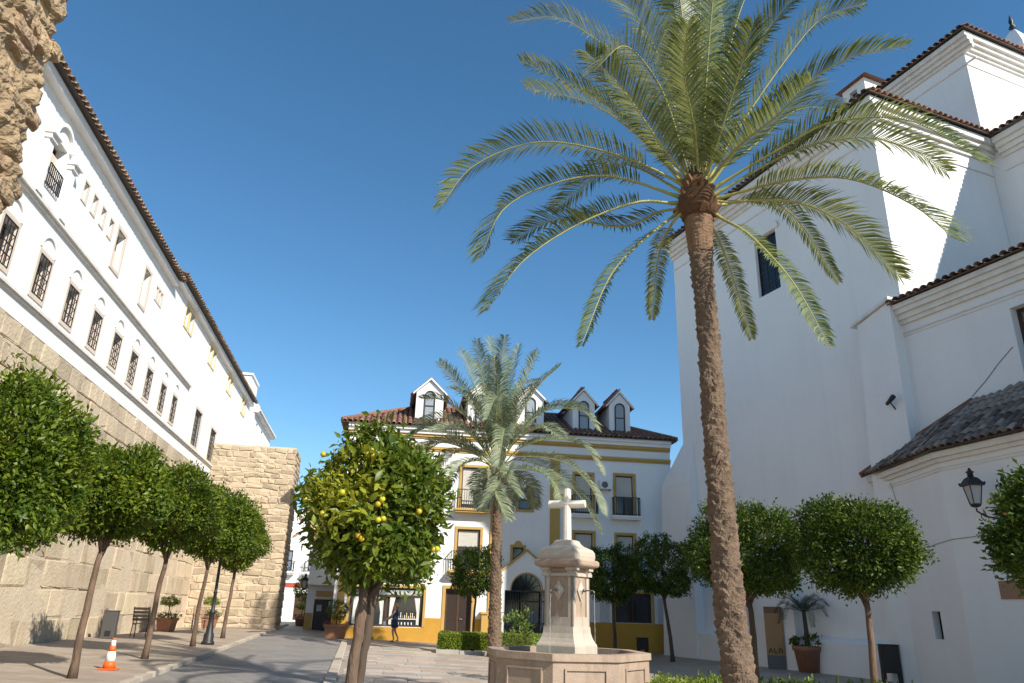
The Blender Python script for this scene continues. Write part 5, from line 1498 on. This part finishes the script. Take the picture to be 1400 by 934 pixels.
fr = MB(); fr.ball((0, 0, 0), .040, 12, 8); fme = fr.mesh("fruit"); fme.materials.append(FRUIT)
for dx, dz in ((.10, .72), (.06, .66), (.13, .65), (-.62, .70), (-.20, .12), (.33, .05), (.30, -.22), (.36, -.20), (.05, -.42), (.10, -.46), (.79, -.06), (.97, -.52), (1.02, -.51), (.28, -.02), (-.75, .05), (-.45, -.15)):
    u = max(.05, 1 - (dx / 1.05) ** 2 - (dz / 1.2) ** 2)
    o = bpy.data.objects.new("fruit", fme); COL.objects.link(o); o.parent = ft; o.location = (dx, -1.04 * math.sqrt(u) * 1.0, CZ + dz)
# dry leaves caught in the crown
m = MB()
for k in range(14):
    c = Vector((-.62 + rng.uniform(-.2, .2), -.80 + rng.uniform(-.08, .05), CZ - .25 + rng.uniform(-.2, .25))); a = Vector((rng.uniform(-1, 1), rng.uniform(-.4, .2), -.8)).normalized() * .11; t = Vector((rng.uniform(-1, 1), rng.uniform(-1, 0), .2)).normalized() * .03
    m.add([c, c + a * .5 + t, c + a, c + a * .5 - t], [(0, 1, 2, 3)])
part("dry_leaves", m, mat("dry_leaf", (.55, .36, .20), (.42, .27, .15), scale=9, rough=.8), ft, world=False, kind="stuff")

orange_tree((-7.12, 10.25, gz(-7) + .08), "large dense orange tree at the near end of the row along the stone wall", 1, 2.0, 3.02, 1.04, 1.14, nclump=1200, per=22, fruits=4, fm=FRUITO, m=LEAF_ORANGE, r=.08)
row = [((-8.03, 15.13), 2, 2.35, 3.52, .98, .92, "orange tree in the row on the pavement beside the traffic cone"),
       ((-8.86, 19.88), 3, 2.45, 3.72, 1.12, 1.02, "orange tree third along the wall, its trunk beside the wooden chair"),
       ((-9.75, 25.03), 4, 2.45, 3.75, 1.15, 1.08, "orange tree just before the black street lamp on the pavement"),
       ((-10.69, 30.28), 5, 2.5, 3.72, 1.10, 1.18, "last orange tree of the row, before the stone tower")]
for (x, y), sd, h, cz, rx, rz, lab in row:
    orange_tree((x, y, gz(x) + .08), lab, sd, h, cz - .1, rx, rz, nclump=900, per=22, L=.11, W=.056, m=LEAF_ORANGE, r=.06, coff=(.06, .02), box=2.2, group="orange trees along the stone wall")
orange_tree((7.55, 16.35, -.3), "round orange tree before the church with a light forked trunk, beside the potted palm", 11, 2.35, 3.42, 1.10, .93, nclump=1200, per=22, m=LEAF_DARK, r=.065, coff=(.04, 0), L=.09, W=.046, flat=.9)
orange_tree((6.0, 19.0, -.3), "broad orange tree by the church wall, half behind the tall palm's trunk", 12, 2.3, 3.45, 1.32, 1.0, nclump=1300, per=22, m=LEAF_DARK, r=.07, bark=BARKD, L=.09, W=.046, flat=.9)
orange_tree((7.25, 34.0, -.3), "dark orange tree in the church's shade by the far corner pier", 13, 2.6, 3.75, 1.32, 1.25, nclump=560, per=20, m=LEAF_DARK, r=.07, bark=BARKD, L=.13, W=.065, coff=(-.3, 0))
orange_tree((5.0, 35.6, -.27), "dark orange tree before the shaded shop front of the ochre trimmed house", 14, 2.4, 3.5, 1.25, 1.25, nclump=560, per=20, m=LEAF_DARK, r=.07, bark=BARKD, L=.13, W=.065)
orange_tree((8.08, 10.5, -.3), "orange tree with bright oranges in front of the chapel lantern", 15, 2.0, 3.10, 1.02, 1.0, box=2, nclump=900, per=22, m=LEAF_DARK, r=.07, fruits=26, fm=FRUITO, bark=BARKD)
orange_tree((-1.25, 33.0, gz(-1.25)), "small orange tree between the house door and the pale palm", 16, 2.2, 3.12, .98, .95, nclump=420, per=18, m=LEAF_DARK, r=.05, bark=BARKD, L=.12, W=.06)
orange_tree((-12.95, 51.0, .27), "small orange tree in the far street beyond the stone tower", 17, 1.3, 2.1, .75, .75, nclump=160, per=12, m=LEAF_ORANGE, r=.05, L=.14, W=.07)

# tree pits
pit = MB(); pit.lathe([(.55, 0), (.55, .012)], (0, 0, 0), 20); pitm = pit.mesh("tree_pit"); pitm.materials.append(mat("pit_soil", (.10, .075, .055), (.07, .05, .04), scale=12, rough=1, bump=.02, bscale=30))

# ================================================================== HEDGES AND SHRUBS
def hedge(name, loc, az, ln, dp, h, label, cat, nleaf, m, L=.05, W=.03, seed=0, bumpy=.03, sprigs=0):
    root = thing(name, loc, label, cat)
    rs = np.random.RandomState(seed)
    a = R(az); u = np.array([math.sin(a), math.cos(a), 0]); v = np.array([-math.cos(a), math.sin(a), 0])
    k = nleaf
    face = rs.choice(4, k, p=[.42, .38, .1, .1])
    s = rs.uniform(0, ln, k); d = rs.uniform(0, dp, k); z = rs.uniform(.02, h, k)
    N_ = np.zeros((k, 3))
    z = np.where(face == 0, h, z); d = np.where(face == 1, 0, d); s = np.where(face == 2, 0, s); s = np.where(face == 3, ln, s)
    N_[face == 0] = (0, 0, 1); N_[face == 1] = -v; N_[face == 2] = -u; N_[face == 3] = u
    bz = bumpy * (np.sin(s * 5 + seed) + np.sin(s * 11.3 + d * 7) + rs.normal(size=k) * .9)
    P = s[:, None] * u + d[:, None] * v + z[:, None] * np.array([0, 0, 1.]) + N_ * bz[:, None]
    A = N_ * .7 + rs.normal(size=(k, 3)) * .6 + np.array([0, 0, .25]); Nn = N_ + rs.normal(size=(k, 3)) * .5 + np.array([0, 0, .3])
    t = np.clip(rs.uniform(0, 1, k) * .7 + .3 * np.sin(s * 3) ** 2, 0, 1)
    link("foliage", leaf_mesh("foliage", P, A, Nn, L * rs.uniform(.7, 1.3, k), W * rs.uniform(.8, 1.2, k), t, m), None, root, world=False)["kind"] = "stuff"
    mb = MB(); 
    def q(s_, d_, z_): return tuple(u * s_ + v * d_ + np.array([0, 0, z_]))
    i_ = .05
    mb.hexa([q(i_, i_, 0), q(ln - i_, i_, 0), q(ln - i_, dp - i_, 0), q(i_, dp - i_, 0), q(i_, i_, h - .05), q(ln - i_, i_, h - .05), q(ln - i_, dp - i_, h - .05), q(i_, dp - i_, h - .05)])
    part("branches", mb, mat("hedge_wood", (.022, .035, .010), (.012, .02, .007), scale=20, rough=1, bump=.03, bscale=30), root, world=False)
    for j in range(sprigs):
        s0, d0 = rs.uniform(.1, ln - .1), rs.uniform(.1, dp - .1); hh = rs.uniform(.10, .22)
        mb = MB(); b = u * s0 + v * d0 + np.array([0, 0, h]); tip = b + np.array([rs.uniform(-.06, .06), rs.uniform(-.06, .06), hh])
        mb.tube([tuple(b), tuple((b + tip) / 2 + .01), tuple(tip)], [.006, .005, .002], 5); sp = part("shoot", mb, RACHIS, root, world=False)
        kk = 16; tt = rs.uniform(.2, 1, kk); pp = b + (tip - b) * tt[:, None]; aa = rs.normal(size=(kk, 3)) * .6 + np.array([0, 0, .4])
        link("leaves", leaf_mesh("leaves", pp, aa, aa[:, [1, 2, 0]] + np.array([0, 0, 1]), np.full(kk, .06), np.full(kk, .035), rs.uniform(0, 1, kk), LEAF_SPRIG), None, sp, world=False)["kind"] = "stuff"
    return root
hedge("clipped_hedge", (-2.5, 30.85, gz(-2.5) + .12), 88, 4.2, 1.6, .58, "low square clipped hedge on a pale kerb around the shorter palm", "hedge", 12000, LEAF_HEDGE, .06, .035, 1, .012)
kb = MB()
for k in range(5): kb.box(-2.58 + k * .9, -2.58 + k * .9 + .88, 30.74, 30.84, gz(-2.5 + k * .9) - .08, gz(-2.5 + k * .9) + .14)
setp(part("hedge_kerb", kb, SLABG), "pale stone kerb under the clipped hedge", "kerb")
hedge("flowering_hedge", (2.55, 13.75, gz(3)), 107, 4.5, 1.5, .70, "low loose hedge with pale shoots along the bottom beside the fountain", "hedge", 14000, LEAF_HEDGE, .05, .03, 2, .035, sprigs=26)

def shrub(loc, label, r, h, n, m, L, W, seed, stem=True, name="shrub"):
    root = thing(name, loc, label, "shrub")
    rs = np.random.RandomState(seed)
    P, D, ct = crown_points(rs, r, r, h / 2, n, 9, .05, .9, .4, .2)
    k = len(P); A = D * .7 + rs.normal(size=(k, 3)) * .5 + np.array([0, 0, .2]); Nn = D * .6 + np.array([0, 0, .6]) + rs.normal(size=(k, 3)) * .4
    link("foliage", leaf_mesh("foliage", P + np.array([0, 0, h * .58]), A, Nn, L * rs.uniform(.7, 1.2, k), W * rs.uniform(.8, 1.2, k), np.clip(ct * .5 + rs.uniform(0, .5, k), 0, 1), m), None, root, world=False)["kind"] = "stuff"
    mb = MB(); rg = random.Random(seed)
    for i in range(5):
        a = i * 1.26; mb.tube([(0, 0, 0), (r * .3 * math.cos(a), r * .3 * math.sin(a), h * .35), (r * .6 * math.cos(a), r * .6 * math.sin(a), h * .7)], [.015, .012, .005], 5)
    part("stems", mb, BARKD, root, world=False)
    return root
shrub((.42, 20.5, gz(.42) + .05), "light green leafy shrub between the hedge and the fountain", .42, 1.55, 110, LEAF_SPRIG, .11, .05, 5)

# ================================================================== STREET FURNITURE
def lantern(parent, c, s=1.0, name="lantern"):
    """four-sided street lantern standing on point c"""
    x, y, z = c
    fr = MB()
    fr.lathe([(.05 * s, 0), (.10 * s, .02 * s), (.12 * s, .05 * s), (.115 * s, .08 * s)], c, 8)
    for k in range(4):
        a = math.pi / 4 + k * math.pi / 2
        fr.tube([(x + .115 * s * math.cos(a), y + .115 * s * math.sin(a), z + .07 * s), (x + .20 * s * math.cos(a), y + .20 * s * math.sin(a), z + .5 * s)], .012 * s, 5)
    o = part(name, fr, IRON, parent)
    gl = MB(); gl.lathe([(.105 * s, .08 * s), (.185 * s, .5 * s)], c, 4, rot=math.pi / 4, smooth=False); part("glass_panes", gl, mat("lantern_glass", (.42, .42, .40), rough=.2, spec=.5), o)
    tp = MB(); tp.lathe([(.27 * s, .5 * s), (.275 * s, .54 * s), (.20 * s, .62 * s), (.15 * s, .68 * s), (.10 * s, .71 * s)], c, 4, rot=math.pi / 4, smooth=False)
    tp.lathe([(.07 * s, .71 * s), (.065 * s, .80 * s), (.10 * s, .83 * s), (.05 * s, .86 * s), (.02 * s, .93 * s)], c, 8)
    for k in range(4):
        a = math.pi / 4 + k * math.pi / 2; tp.ball((x + .265 * s * math.cos(a), y + .265 * s * math.sin(a), z + .56 * s), .03 * s, 6, 4)
    part("lantern_cap", tp, IRON, o)
    return o
def lamp_post(loc, label, h=3.6):
    root = thing("street_lamp", loc, label, "street lamp")
    x, y, z = loc
    m = MB(); m.lathe([(.21, 0), (.21, .08), (.17, .12), (.16, .32), (.12, .38), (.115, .55), (.09, .62), (.085, .95), (.105, .98), (.105, 1.03), (.062, 1.1), (.055, 1.6), (.075, 1.63), (.052, 1.68), (.045, h - .1), (.07, h - .06), (.05, h)], (x, y, z), 12)
    part("post", m, IRON, root)
    lantern(root, (x, y, z + h))
    return root
lamp_post((-9.78, 26.37, gz(-9.78) + .08), "black iron street lamp standing among the orange trees by the stone wall", 3.5)
wl3 = thing("wall_lantern", FF.w(11.1, .1, 4.6), "black lantern bracketed on the shaded house front above the dark trees", "street lamp")
_c = FF.w(11.1, .6, 4.62); lantern(wl3, (_c.x, _c.y, _c.z), 1.0)
m = MB(); m.tube([_c, _c + Vector((0, 0, -.1)), FF.w(11.1, .02, 4.3)], .025, 6); part("bracket", m, IRON, wl3)
wl = thing("wall_lantern", E2.w(2.0, .1, 4.5), "black iron lantern on a curled bracket fixed to the chapel wall", "street lamp")
lc = E2.w(1.55, .6, 4.62)
lantern(wl, (lc.x, lc.y, lc.z + .02), 1.18)
m = MB(); b0 = E2.w(1.9, .0, 4.25)
m.tube([lc, lc + Vector((0, 0, -.08)), lc.lerp(b0, .3) + Vector((0, 0, -.12)), lc.lerp(b0, .7) + Vector((0, 0, -.02)), b0], .025, 7)
m.tube([E2.w(1.9, .03, 4.0), E2.w(1.9, .03, 4.5)], .03, 6)
m.tube([lc + Vector((0, 0, -.06)) + (b0 - lc) * .25 + Vector((0, 0, -.1 + .1 * math.sin(t * .6))) + (b0 - lc).normalized() * .1 * math.cos(t * .6) for t in range(9)], .014, 5)
part("bracket", m, IRON, wl)
# dark lantern hung on the corner of the wing
wl2 = thing("wall_lantern", WF.w(-1.05, .3, 2.9), "dark lantern bracketed on the corner of the small house in the lane", "street lamp")
lc = WF.w(-1.2, .35, 2.35); lantern(wl2, (lc.x, lc.y, lc.z), .95)
m = MB(); m.tube([lc + Vector((0, 0, -.02)), lc + Vector((0, 0, -.12)), WF.w(-1.0, .05, 2.1)], .022, 6); part("bracket", m, IRON, wl2)

# traffic cone
tc = thing("traffic_cone", (-8.25, 16.9, gz(-8.25) + .085), "orange and white traffic cone on the pavement between two orange trees", "traffic cone")
CO = mat("cone_orange", (.85, .13, .02), (.78, .12, .02), scale=6, rough=.45); CW = mat("cone_white", (.82, .80, .76), rough=.45)
x, y, z = tc.location
m = MB(); m.box(x - .17, x + .17, y - .17, y + .17, z, z + .035); part("foot", m, CO, tc, bevel=.015)
def cr_(h): return .135 - .105 * h / .62
for a, b, mm in ((.035, .17, CO), (.17, .36, CW), (.36, .46, CO), (.46, .58, CW), (.58, .62, CO)):
    m = MB(); m.lathe([(cr_(a), a + .001), (cr_(b), b)], (x, y, z), 18); part("cone_band", m, mm, tc)

# litter bins
def bin_grey(loc, az, label, m, w=.46, d=.3, h=.82, legs=True):
    F = Frame(loc[:2], az); z = loc[2]; root = thing("litter_bin", loc, label, "litter bin")
    mb = MB(); mb.fbox(F, -w / 2, w / 2, -d, 0, z + (.30 if legs else .0), z + h); part("bin_body", mb, m, root, bevel=.02)
    if legs:
        for s in (-w / 2, w / 2 - .1):
            mb = MB(); mb.fbox(F, s, s + .1, -d, -.02, z, z + .32); part("leg", mb, m, root)
    else:
        mb = MB(); mb.fbox(F, -.08, .1, 0, .006, z + .08, z + .25); part("opening", mb, IRON, root)
    mb = MB(); mb.fbox(F, -w / 2 - .01, w / 2 + .01, -d - .01, .01, z + h, z + h + .025); part("lid", mb, m, root)
    return root
bin_grey((12.72, 26.07, -.3), 100, "black litter bin on two legs before the church buttress", mat("dark_bin", (.022, .014, .013), (.03, .02, .018), rough=.5), .58, .3, 1.15)
bin_grey((-13.0, 26.05, gz(-13) + .085), 80, "grey panel litter bin leaning against the stone wall", mat("grey_bin", (.075, .07, .068), rough=.6), .42, .25, .85, legs=False)
bin_grey((6.6, 37.3, -.3), 82, "black litter bin against the ochre dado in the shade", MATS["dark_bin"], .5, .3, .8, legs=True)
ip = thing("information_panel", CF.w(8.0, 1.0, -.3), "narrow brown standing information panel leaning by the church pier", "sign")
IF = Frame(CF.w(8.05, .85, 0)[:2], 108)
m = MB(); m.fbox(IF, -.34, .34, -.12, 0, .2, 1.75); part("panel_board", m, mat("tan_board", (.38, .22, .10), (.34, .19, .085), scale=3, rough=.6), ip)
m = MB(); m.fbox(IF, -.34, .34, -.12, .001, -.3, .198); part("panel_foot", m, mat("grey_base", (.13, .12, .11), rough=.7), ip)
m = MB(); m.fbox(IF, -.34, .34, -.12, .003, 1.752, 2.0); part("panel_head", m, mat("brown_board", (.20, .10, .06), rough=.6), ip)
m = MB()
for a, kind in ((-.26, 'A'), (-.06, 'L'), (.12, 'D')):
    z0, z1 = .28, .46
    if kind == 'A':
        for sg in (-1, 1):
            m.hexa([IF.w(a + .07 + sg * .07 - .018, .008, z0), IF.w(a + .07 + sg * .07 + .018, .008, z0), IF.w(a + .07 + sg * .07 + .018, .001, z0), IF.w(a + .07 + sg * .07 - .018, .001, z0), IF.w(a + .052, .008, z1), IF.w(a + .088, .008, z1), IF.w(a + .088, .001, z1), IF.w(a + .052, .001, z1)])
        m.fbox(IF, a + .03, a + .11, .001, .007, z0 + .05, z0 + .075)
    elif kind == 'L': m.fbox(IF, a, a + .035, .001, .008, z0, z1); m.fbox(IF, a + .035, a + .12, .001, .008, z0, z0 + .035)
    else: m.fbox(IF, a, a + .035, .001, .008, z0, z1); m.fbox(IF, a + .035, a + .12, .001, .008, z1 - .035, z1); m.fbox(IF, a + .1, a + .135, .001, .0075, z0, z1 - .037)
part("lettering", m, mat("black_letters", (.015, .013, .012), rough=.6), ip)

# slatted chairs by the wall
def chair(loc, az, label):
    root = thing("slatted_chair", (0, 0, 0), label, "chair", "slatted chairs by the stone wall")
    for i in range(5):
        m = MB(); m.box(-.28, .28, -.24 + i * .1, -.16 + i * .1, .43, .455); part("seat_slat", m, WOODL, root, world=False)
    for i in range(4):
        m = MB(); z0 = .53 + i * .12; m.hexa([(-.28, .27 + i * .03, z0), (.28, .27 + i * .03, z0), (.28, .295 + i * .03, z0), (-.28, .295 + i * .03, z0), (-.28, .29 + i * .03, z0 + .085), (.28, .29 + i * .03, z0 + .085), (.28, .315 + i * .03, z0 + .085), (-.28, .315 + i * .03, z0 + .085)]); part("back_slat", m, WOODL, root, world=False)
    for sx in (-.25, .25):
        m = MB(); m.tube([(sx, -.27, 0), (sx, -.2, .42), (sx, .2, .42)], .016, 6); part("leg", m, IRON, root, world=False)
        m = MB(); m.tube([(sx, .34, 0), (sx, .24, .42), (sx, .41, 1.0)], .016, 6); part("leg", m, IRON, root, world=False)
        m = MB(); m.tube([(sx, -.22, .42), (sx, -.22, .64), (sx, .31, .66)], .014, 6); part("armrest", m, IRON, root, world=False)
    root.location = loc; root.rotation_euler = (0, 0, R(az))
    return root
chair((-12.75, 27.9, gz(-12.9) + .085), 38, "brown slatted wooden chair beside the grey bin at the stone wall")
chair((-13.6, 35.2, .375), 25, "brown slatted wooden chair farther along the wall, between the two potted topiaries")

# potted plants
def planter(loc, label, r0, r1, h, kind, seed, square=False, pm=None):
    root = thing("potted_plant", loc, label, "potted plant")
    n = 4 if square else 20; rot = math.pi / 4 if square else 0
    m = MB(); m.lathe([(r0, 0), (r0 + (r1 - r0) * .8, h * .8), (r1 + .03, h * .82), (r1 + .04, h), (r1 - .03, h), (r1 - .05, h * .88)], (0, 0, 0), n, rot=rot, smooth=not square); part("pot", m, pm or TERRA, root, world=False)
    m = MB(); m.lathe([(r1 - .05, h * .86), (r1 - .05, h * .9)], (0, 0, 0), n, rot=rot); part("soil", m, pitm.materials[0], root, world=False)
    rs = np.random.RandomState(seed)
    if kind == 'topiary':
        m = MB(); m.tube([(0, 0, h * .8), (.01, 0, h + .5)], .02, 6); part("stem", m, BARKD, root, world=False)
        me = crown_mesh("topiary_head", seed, .36, .36, .2, 120, 14, .06, .03, LEAF_HEDGE, spread=.03, flat=.6); o = link("topiary_head", me, None, root, world=False); o.location = (0, 0, h + .62)
        me = crown_mesh("low_leaves", seed + 1, r1 * 1.1, r1 * 1.1, .14, 50, 10, .09, .035, LEAF_DARK, spread=.03); o = link("low_leaves", me, None, root, world=False); o.location = (0, 0, h + .06)
    elif kind == 'ball':
        me = crown_mesh("topiary_head", seed, .50, .50, .44, 420, 14, .04, .024, LEAF_DARK, spread=.025, flat=.95); o = link("topiary_head", me, None, root, world=False); o.location = (0, 0, h + .62)
        m = MB(); m.tube([(0, 0, h * .8), (.01, 0, h + .5)], .03, 6); part("stem", m, BARKD, root, world=False)
        me = crown_mesh("low_flowers", seed + 1, r1 * .9, r1 * .9, .10, 40, 8, .06, .03, leafmat("red_flower", (.05, .07, .02), (.30, .03, .03)), spread=.03); o = link("low_flowers", me, None, root, world=False); o.location = (0, 0, h + .05)
    elif kind == 'palm':
        m = MB(); m.tube([(0, 0, h * .8), (.02, 0, h + .5), (0, 0, h + 1.25)], [.10, .085, .07], 9); part("stem", m, BARKD, root, world=False)
        for i in range(16):
            a = i * 2.399; e = .95 - .9 * (i / 16); b = Vector((0, 0, h + 1.22))
            d = Vector((math.cos(a) * math.cos(e), math.sin(a) * math.cos(e), math.sin(e)))
            frond(root, [b, b + d * .45, b + d * .85 + Vector((0, 0, -.1)), b + d * 1.15 + Vector((0, 0, -.42 - .25 * (i / 16)))], 34, .26, PALM_DARK, 900 + i, wid=.016, rr=.01, start=.12, droop=.4, rm=BARKD, world=False)
        me = crown_mesh("low_leaves", seed + 1, r1 * 1.15, r1 * 1.15, .22, 40, 8, .16, .08, LEAF_DARK, spread=.04); o = link("low_leaves", me, None, root, world=False); o.location = (0, 0, h + .1)
    root.location = loc
    return root
planter((11.55, 30.1, -.3), "terracotta pot with a small drooping palm against the church wall", .38, .52, .92, 'palm', 3)
planter((-13.9, 32.6, .385), "terracotta trough with clipped flat topiary by the stone wall behind the row's trees", .36, .46, .52, 'topiary', 5, square=True)
planter((-14.1, 37.8, .385), "terracotta trough with small round topiary nearest the stone tower", .34, .44, .55, 'topiary', 8, square=True)
planter((-7.85, 37.0, gz(-7.85)), "square terracotta planter with dark ball topiary at the house corner", .52, .66, .62, 'ball', 11, square=True)
planter((-12.6, 49.0, .26), "terracotta tub under the small tree in the far street", .3, .4, .5, 'topiary', 14)

# ================================================================== PERSON walking past the shop
def person(loc):
    root = thing("person", loc, "person in a sleeveless navy dress walking past the shop window with one arm out", "person")
    H = 1.62
    # joints: facing -x (walking to the left of the view)
    J = {'pel': (0, 0, .88), 'sp': (.0, 0, 1.08), 'ch': (.0, 0, 1.28), 'nk': (-.005, 0, 1.40), 'hd0': (-.015, 0, 1.46), 'hd1': (-.02, 0, 1.57),
         'hl': (0, -.085, .84), 'kl': (-.07, -.085, .46), 'al': (.02, -.085, .08), 'tl': (-.12, -.085, .03),
         'hr': (0, .085, .84), 'kr': (.02, .085, .46), 'ar': (.20, .085, .13), 'tr': (.10, .085, .035),
         'sl': (0, -.17, 1.33), 'el': (-.17, -.19, 1.12), 'wl': (-.36, -.19, .99), 'hl2': (-.43, -.19, .96),
         'sr': (0, .17, 1.33), 'er': (-.12, .19, 1.10), 'wr': (-.32, .17, .98), 'hr2': (-.39, .17, .95)}
    E_ = [('pel', 'sp'), ('sp', 'ch'), ('ch', 'nk'), ('nk', 'hd0'), ('hd0', 'hd1'), ('pel', 'hl'), ('hl', 'kl'), ('kl', 'al'), ('al', 'tl'), ('pel', 'hr'), ('hr', 'kr'), ('kr', 'ar'), ('ar', 'tr'),
          ('ch', 'sl'), ('sl', 'el'), ('el', 'wl'), ('wl', 'hl2'), ('ch', 'sr'), ('sr', 'er'), ('er', 'wr'), ('wr', 'hr2')]
    rad = {'pel': .13, 'sp': .11, 'ch': .12, 'nk': .05, 'hd0': .075, 'hd1': .085, 'hl': .085, 'kl': .055, 'al': .034, 'tl': .03, 'hr': .085, 'kr': .055, 'ar': .034, 'tr': .03,
           'sl': .055, 'el': .04, 'wl': .028, 'hl2': .03, 'sr': .055, 'er': .04, 'wr': .028, 'hr2': .03}
    # five fingers on each hand
    for s in ('l', 'r'):
        b = Vector(J['h' + s + '2'])
        for f in range(5):
            y = (f - 2) * .016 * 1.1
            d = Vector((-.045 if f else -.01, y, -.018 - .004 * f)) if f else Vector((-.015, -.035, -.01))
            ln = (.7, .95, 1.05, .97, .8)[f]
            J['f%s%da' % (s, f)] = tuple(b + d * ln * .6 + Vector((-.01, 0, 0))); J['f%s%db' % (s, f)] = tuple(b + d * ln * 1.2 + Vector((-.012, 0, -.02)))
            E_ += [('h' + s + '2', 'f%s%da' % (s, f)), ('f%s%da' % (s, f), 'f%s%db' % (s, f))]
            rad['f%s%da' % (s, f)] = .009; rad['f%s%db' % (s, f)] = .008
    names = list(J)
    me = bpy.data.meshes.new("body"); me.from_pydata([J[n] for n in names], [(names.index(a), names.index(b)) for a, b in E_], [])
    o = bpy.data.objects.new("body", me); COL.objects.link(o)
    o.modifiers.new("skin", 'SKIN'); o.modifiers.new("sub", 'SUBSURF').levels = 2
    o.modifiers["sub"].render_levels = 2
    for i, n in enumerate(names):
        sv = me.skin_vertices[0].data[i]; sv.radius = (rad[n], rad[n]); sv.use_root = (n == 'pel')
    me.materials.append(mat("skin", (.52, .30, .20), (.48, .27, .18), scale=8, rough=.55))
    o.parent = root
    sk = o
    # dress
    m = MB(); m.lathe([(.20, .62), (.195, .75), (.18, .92), (.155, 1.08), (.165, 1.2), (.17, 1.3), (.13, 1.37), (.085, 1.40)], (0, 0, 0), 20, sx=.82, sy=1.12)
    part("dress", m, mat("navy_cloth", (.018, .03, .065), (.025, .04, .08), scale=14, rough=.85, bump=.004, bscale=30), root, world=False)
    # head features and hair
    m = MB(); m.ball((-.02, 0, 1.545), .098, 14, 10, 1.18); hd = part("head", m, MATS["skin"], root, world=False)
    m = MB(); m.tube([(-.108, 0, 1.56), (-.135, 0, 1.535), (-.112, 0, 1.528)], [.008, .014, .008], 6); part("nose", m, MATS["skin"], hd, world=False)
    for sy in (-.034, .034):
        m = MB(); m.ball((-.103, sy, 1.562), .012, 8, 6); part("eye", m, IRON, hd, world=False)
        m = MB(); m.ball((-.01, sy * 2.9, 1.545), .022, 8, 6, 1.3); part("ear", m, MATS["skin"], hd, world=False)
    m = MB(); m.tube([(-.108, -.022, 1.497), (-.113, 0, 1.495), (-.108, .022, 1.497)], .006, 5); part("mouth", m, mat("lip", (.4, .15, .12), rough=.5), hd, world=False)
    m = MB()
    m.ball((.004, 0, 1.575), .108, 14, 10, 1.05); m.ball((.05, 0, 1.52), .085, 12, 8, 1.2); m.ball((.075, .01, 1.46), .05, 10, 7, 1.1)
    part("hair", m, mat("brown_hair", (.25, .13, .06), (.16, .08, .04), scale=20, rough=.6), root, world=False)
    for sy, x, z in ((-.085, -.07, .0), (.085, .15, .03)):
        m = MB(); m.box(x - .09, x + .09, sy - .035, sy + .035, z, z + .03); part("shoe", m, IRON, root, world=False, bevel=.012)
    root.location = loc
    bag = thing("white_bag", (0, 0, 0), "small white bag held out in the hand of the person in navy", "bag")
    m = MB(); m.lathe([(.05, 0), (.075, .04), (.07, .16), (.05, .2)], (0, 0, 0), 10, sx=1.1, sy=.5); part("bag_body", m, CW, bag, world=False)
    m = MB(); m.tube([(-.05, 0, .19), (-.03, 0, .27), (.03, 0, .27), (.05, 0, .19)], .006, 5); part("handle", m, CW, bag, world=False)
    bag.location = (loc[0] - .45, loc[1] - .19, loc[2] + .68)
    return root
person((-5.1, 36.9, gz(-5.1) + .01))
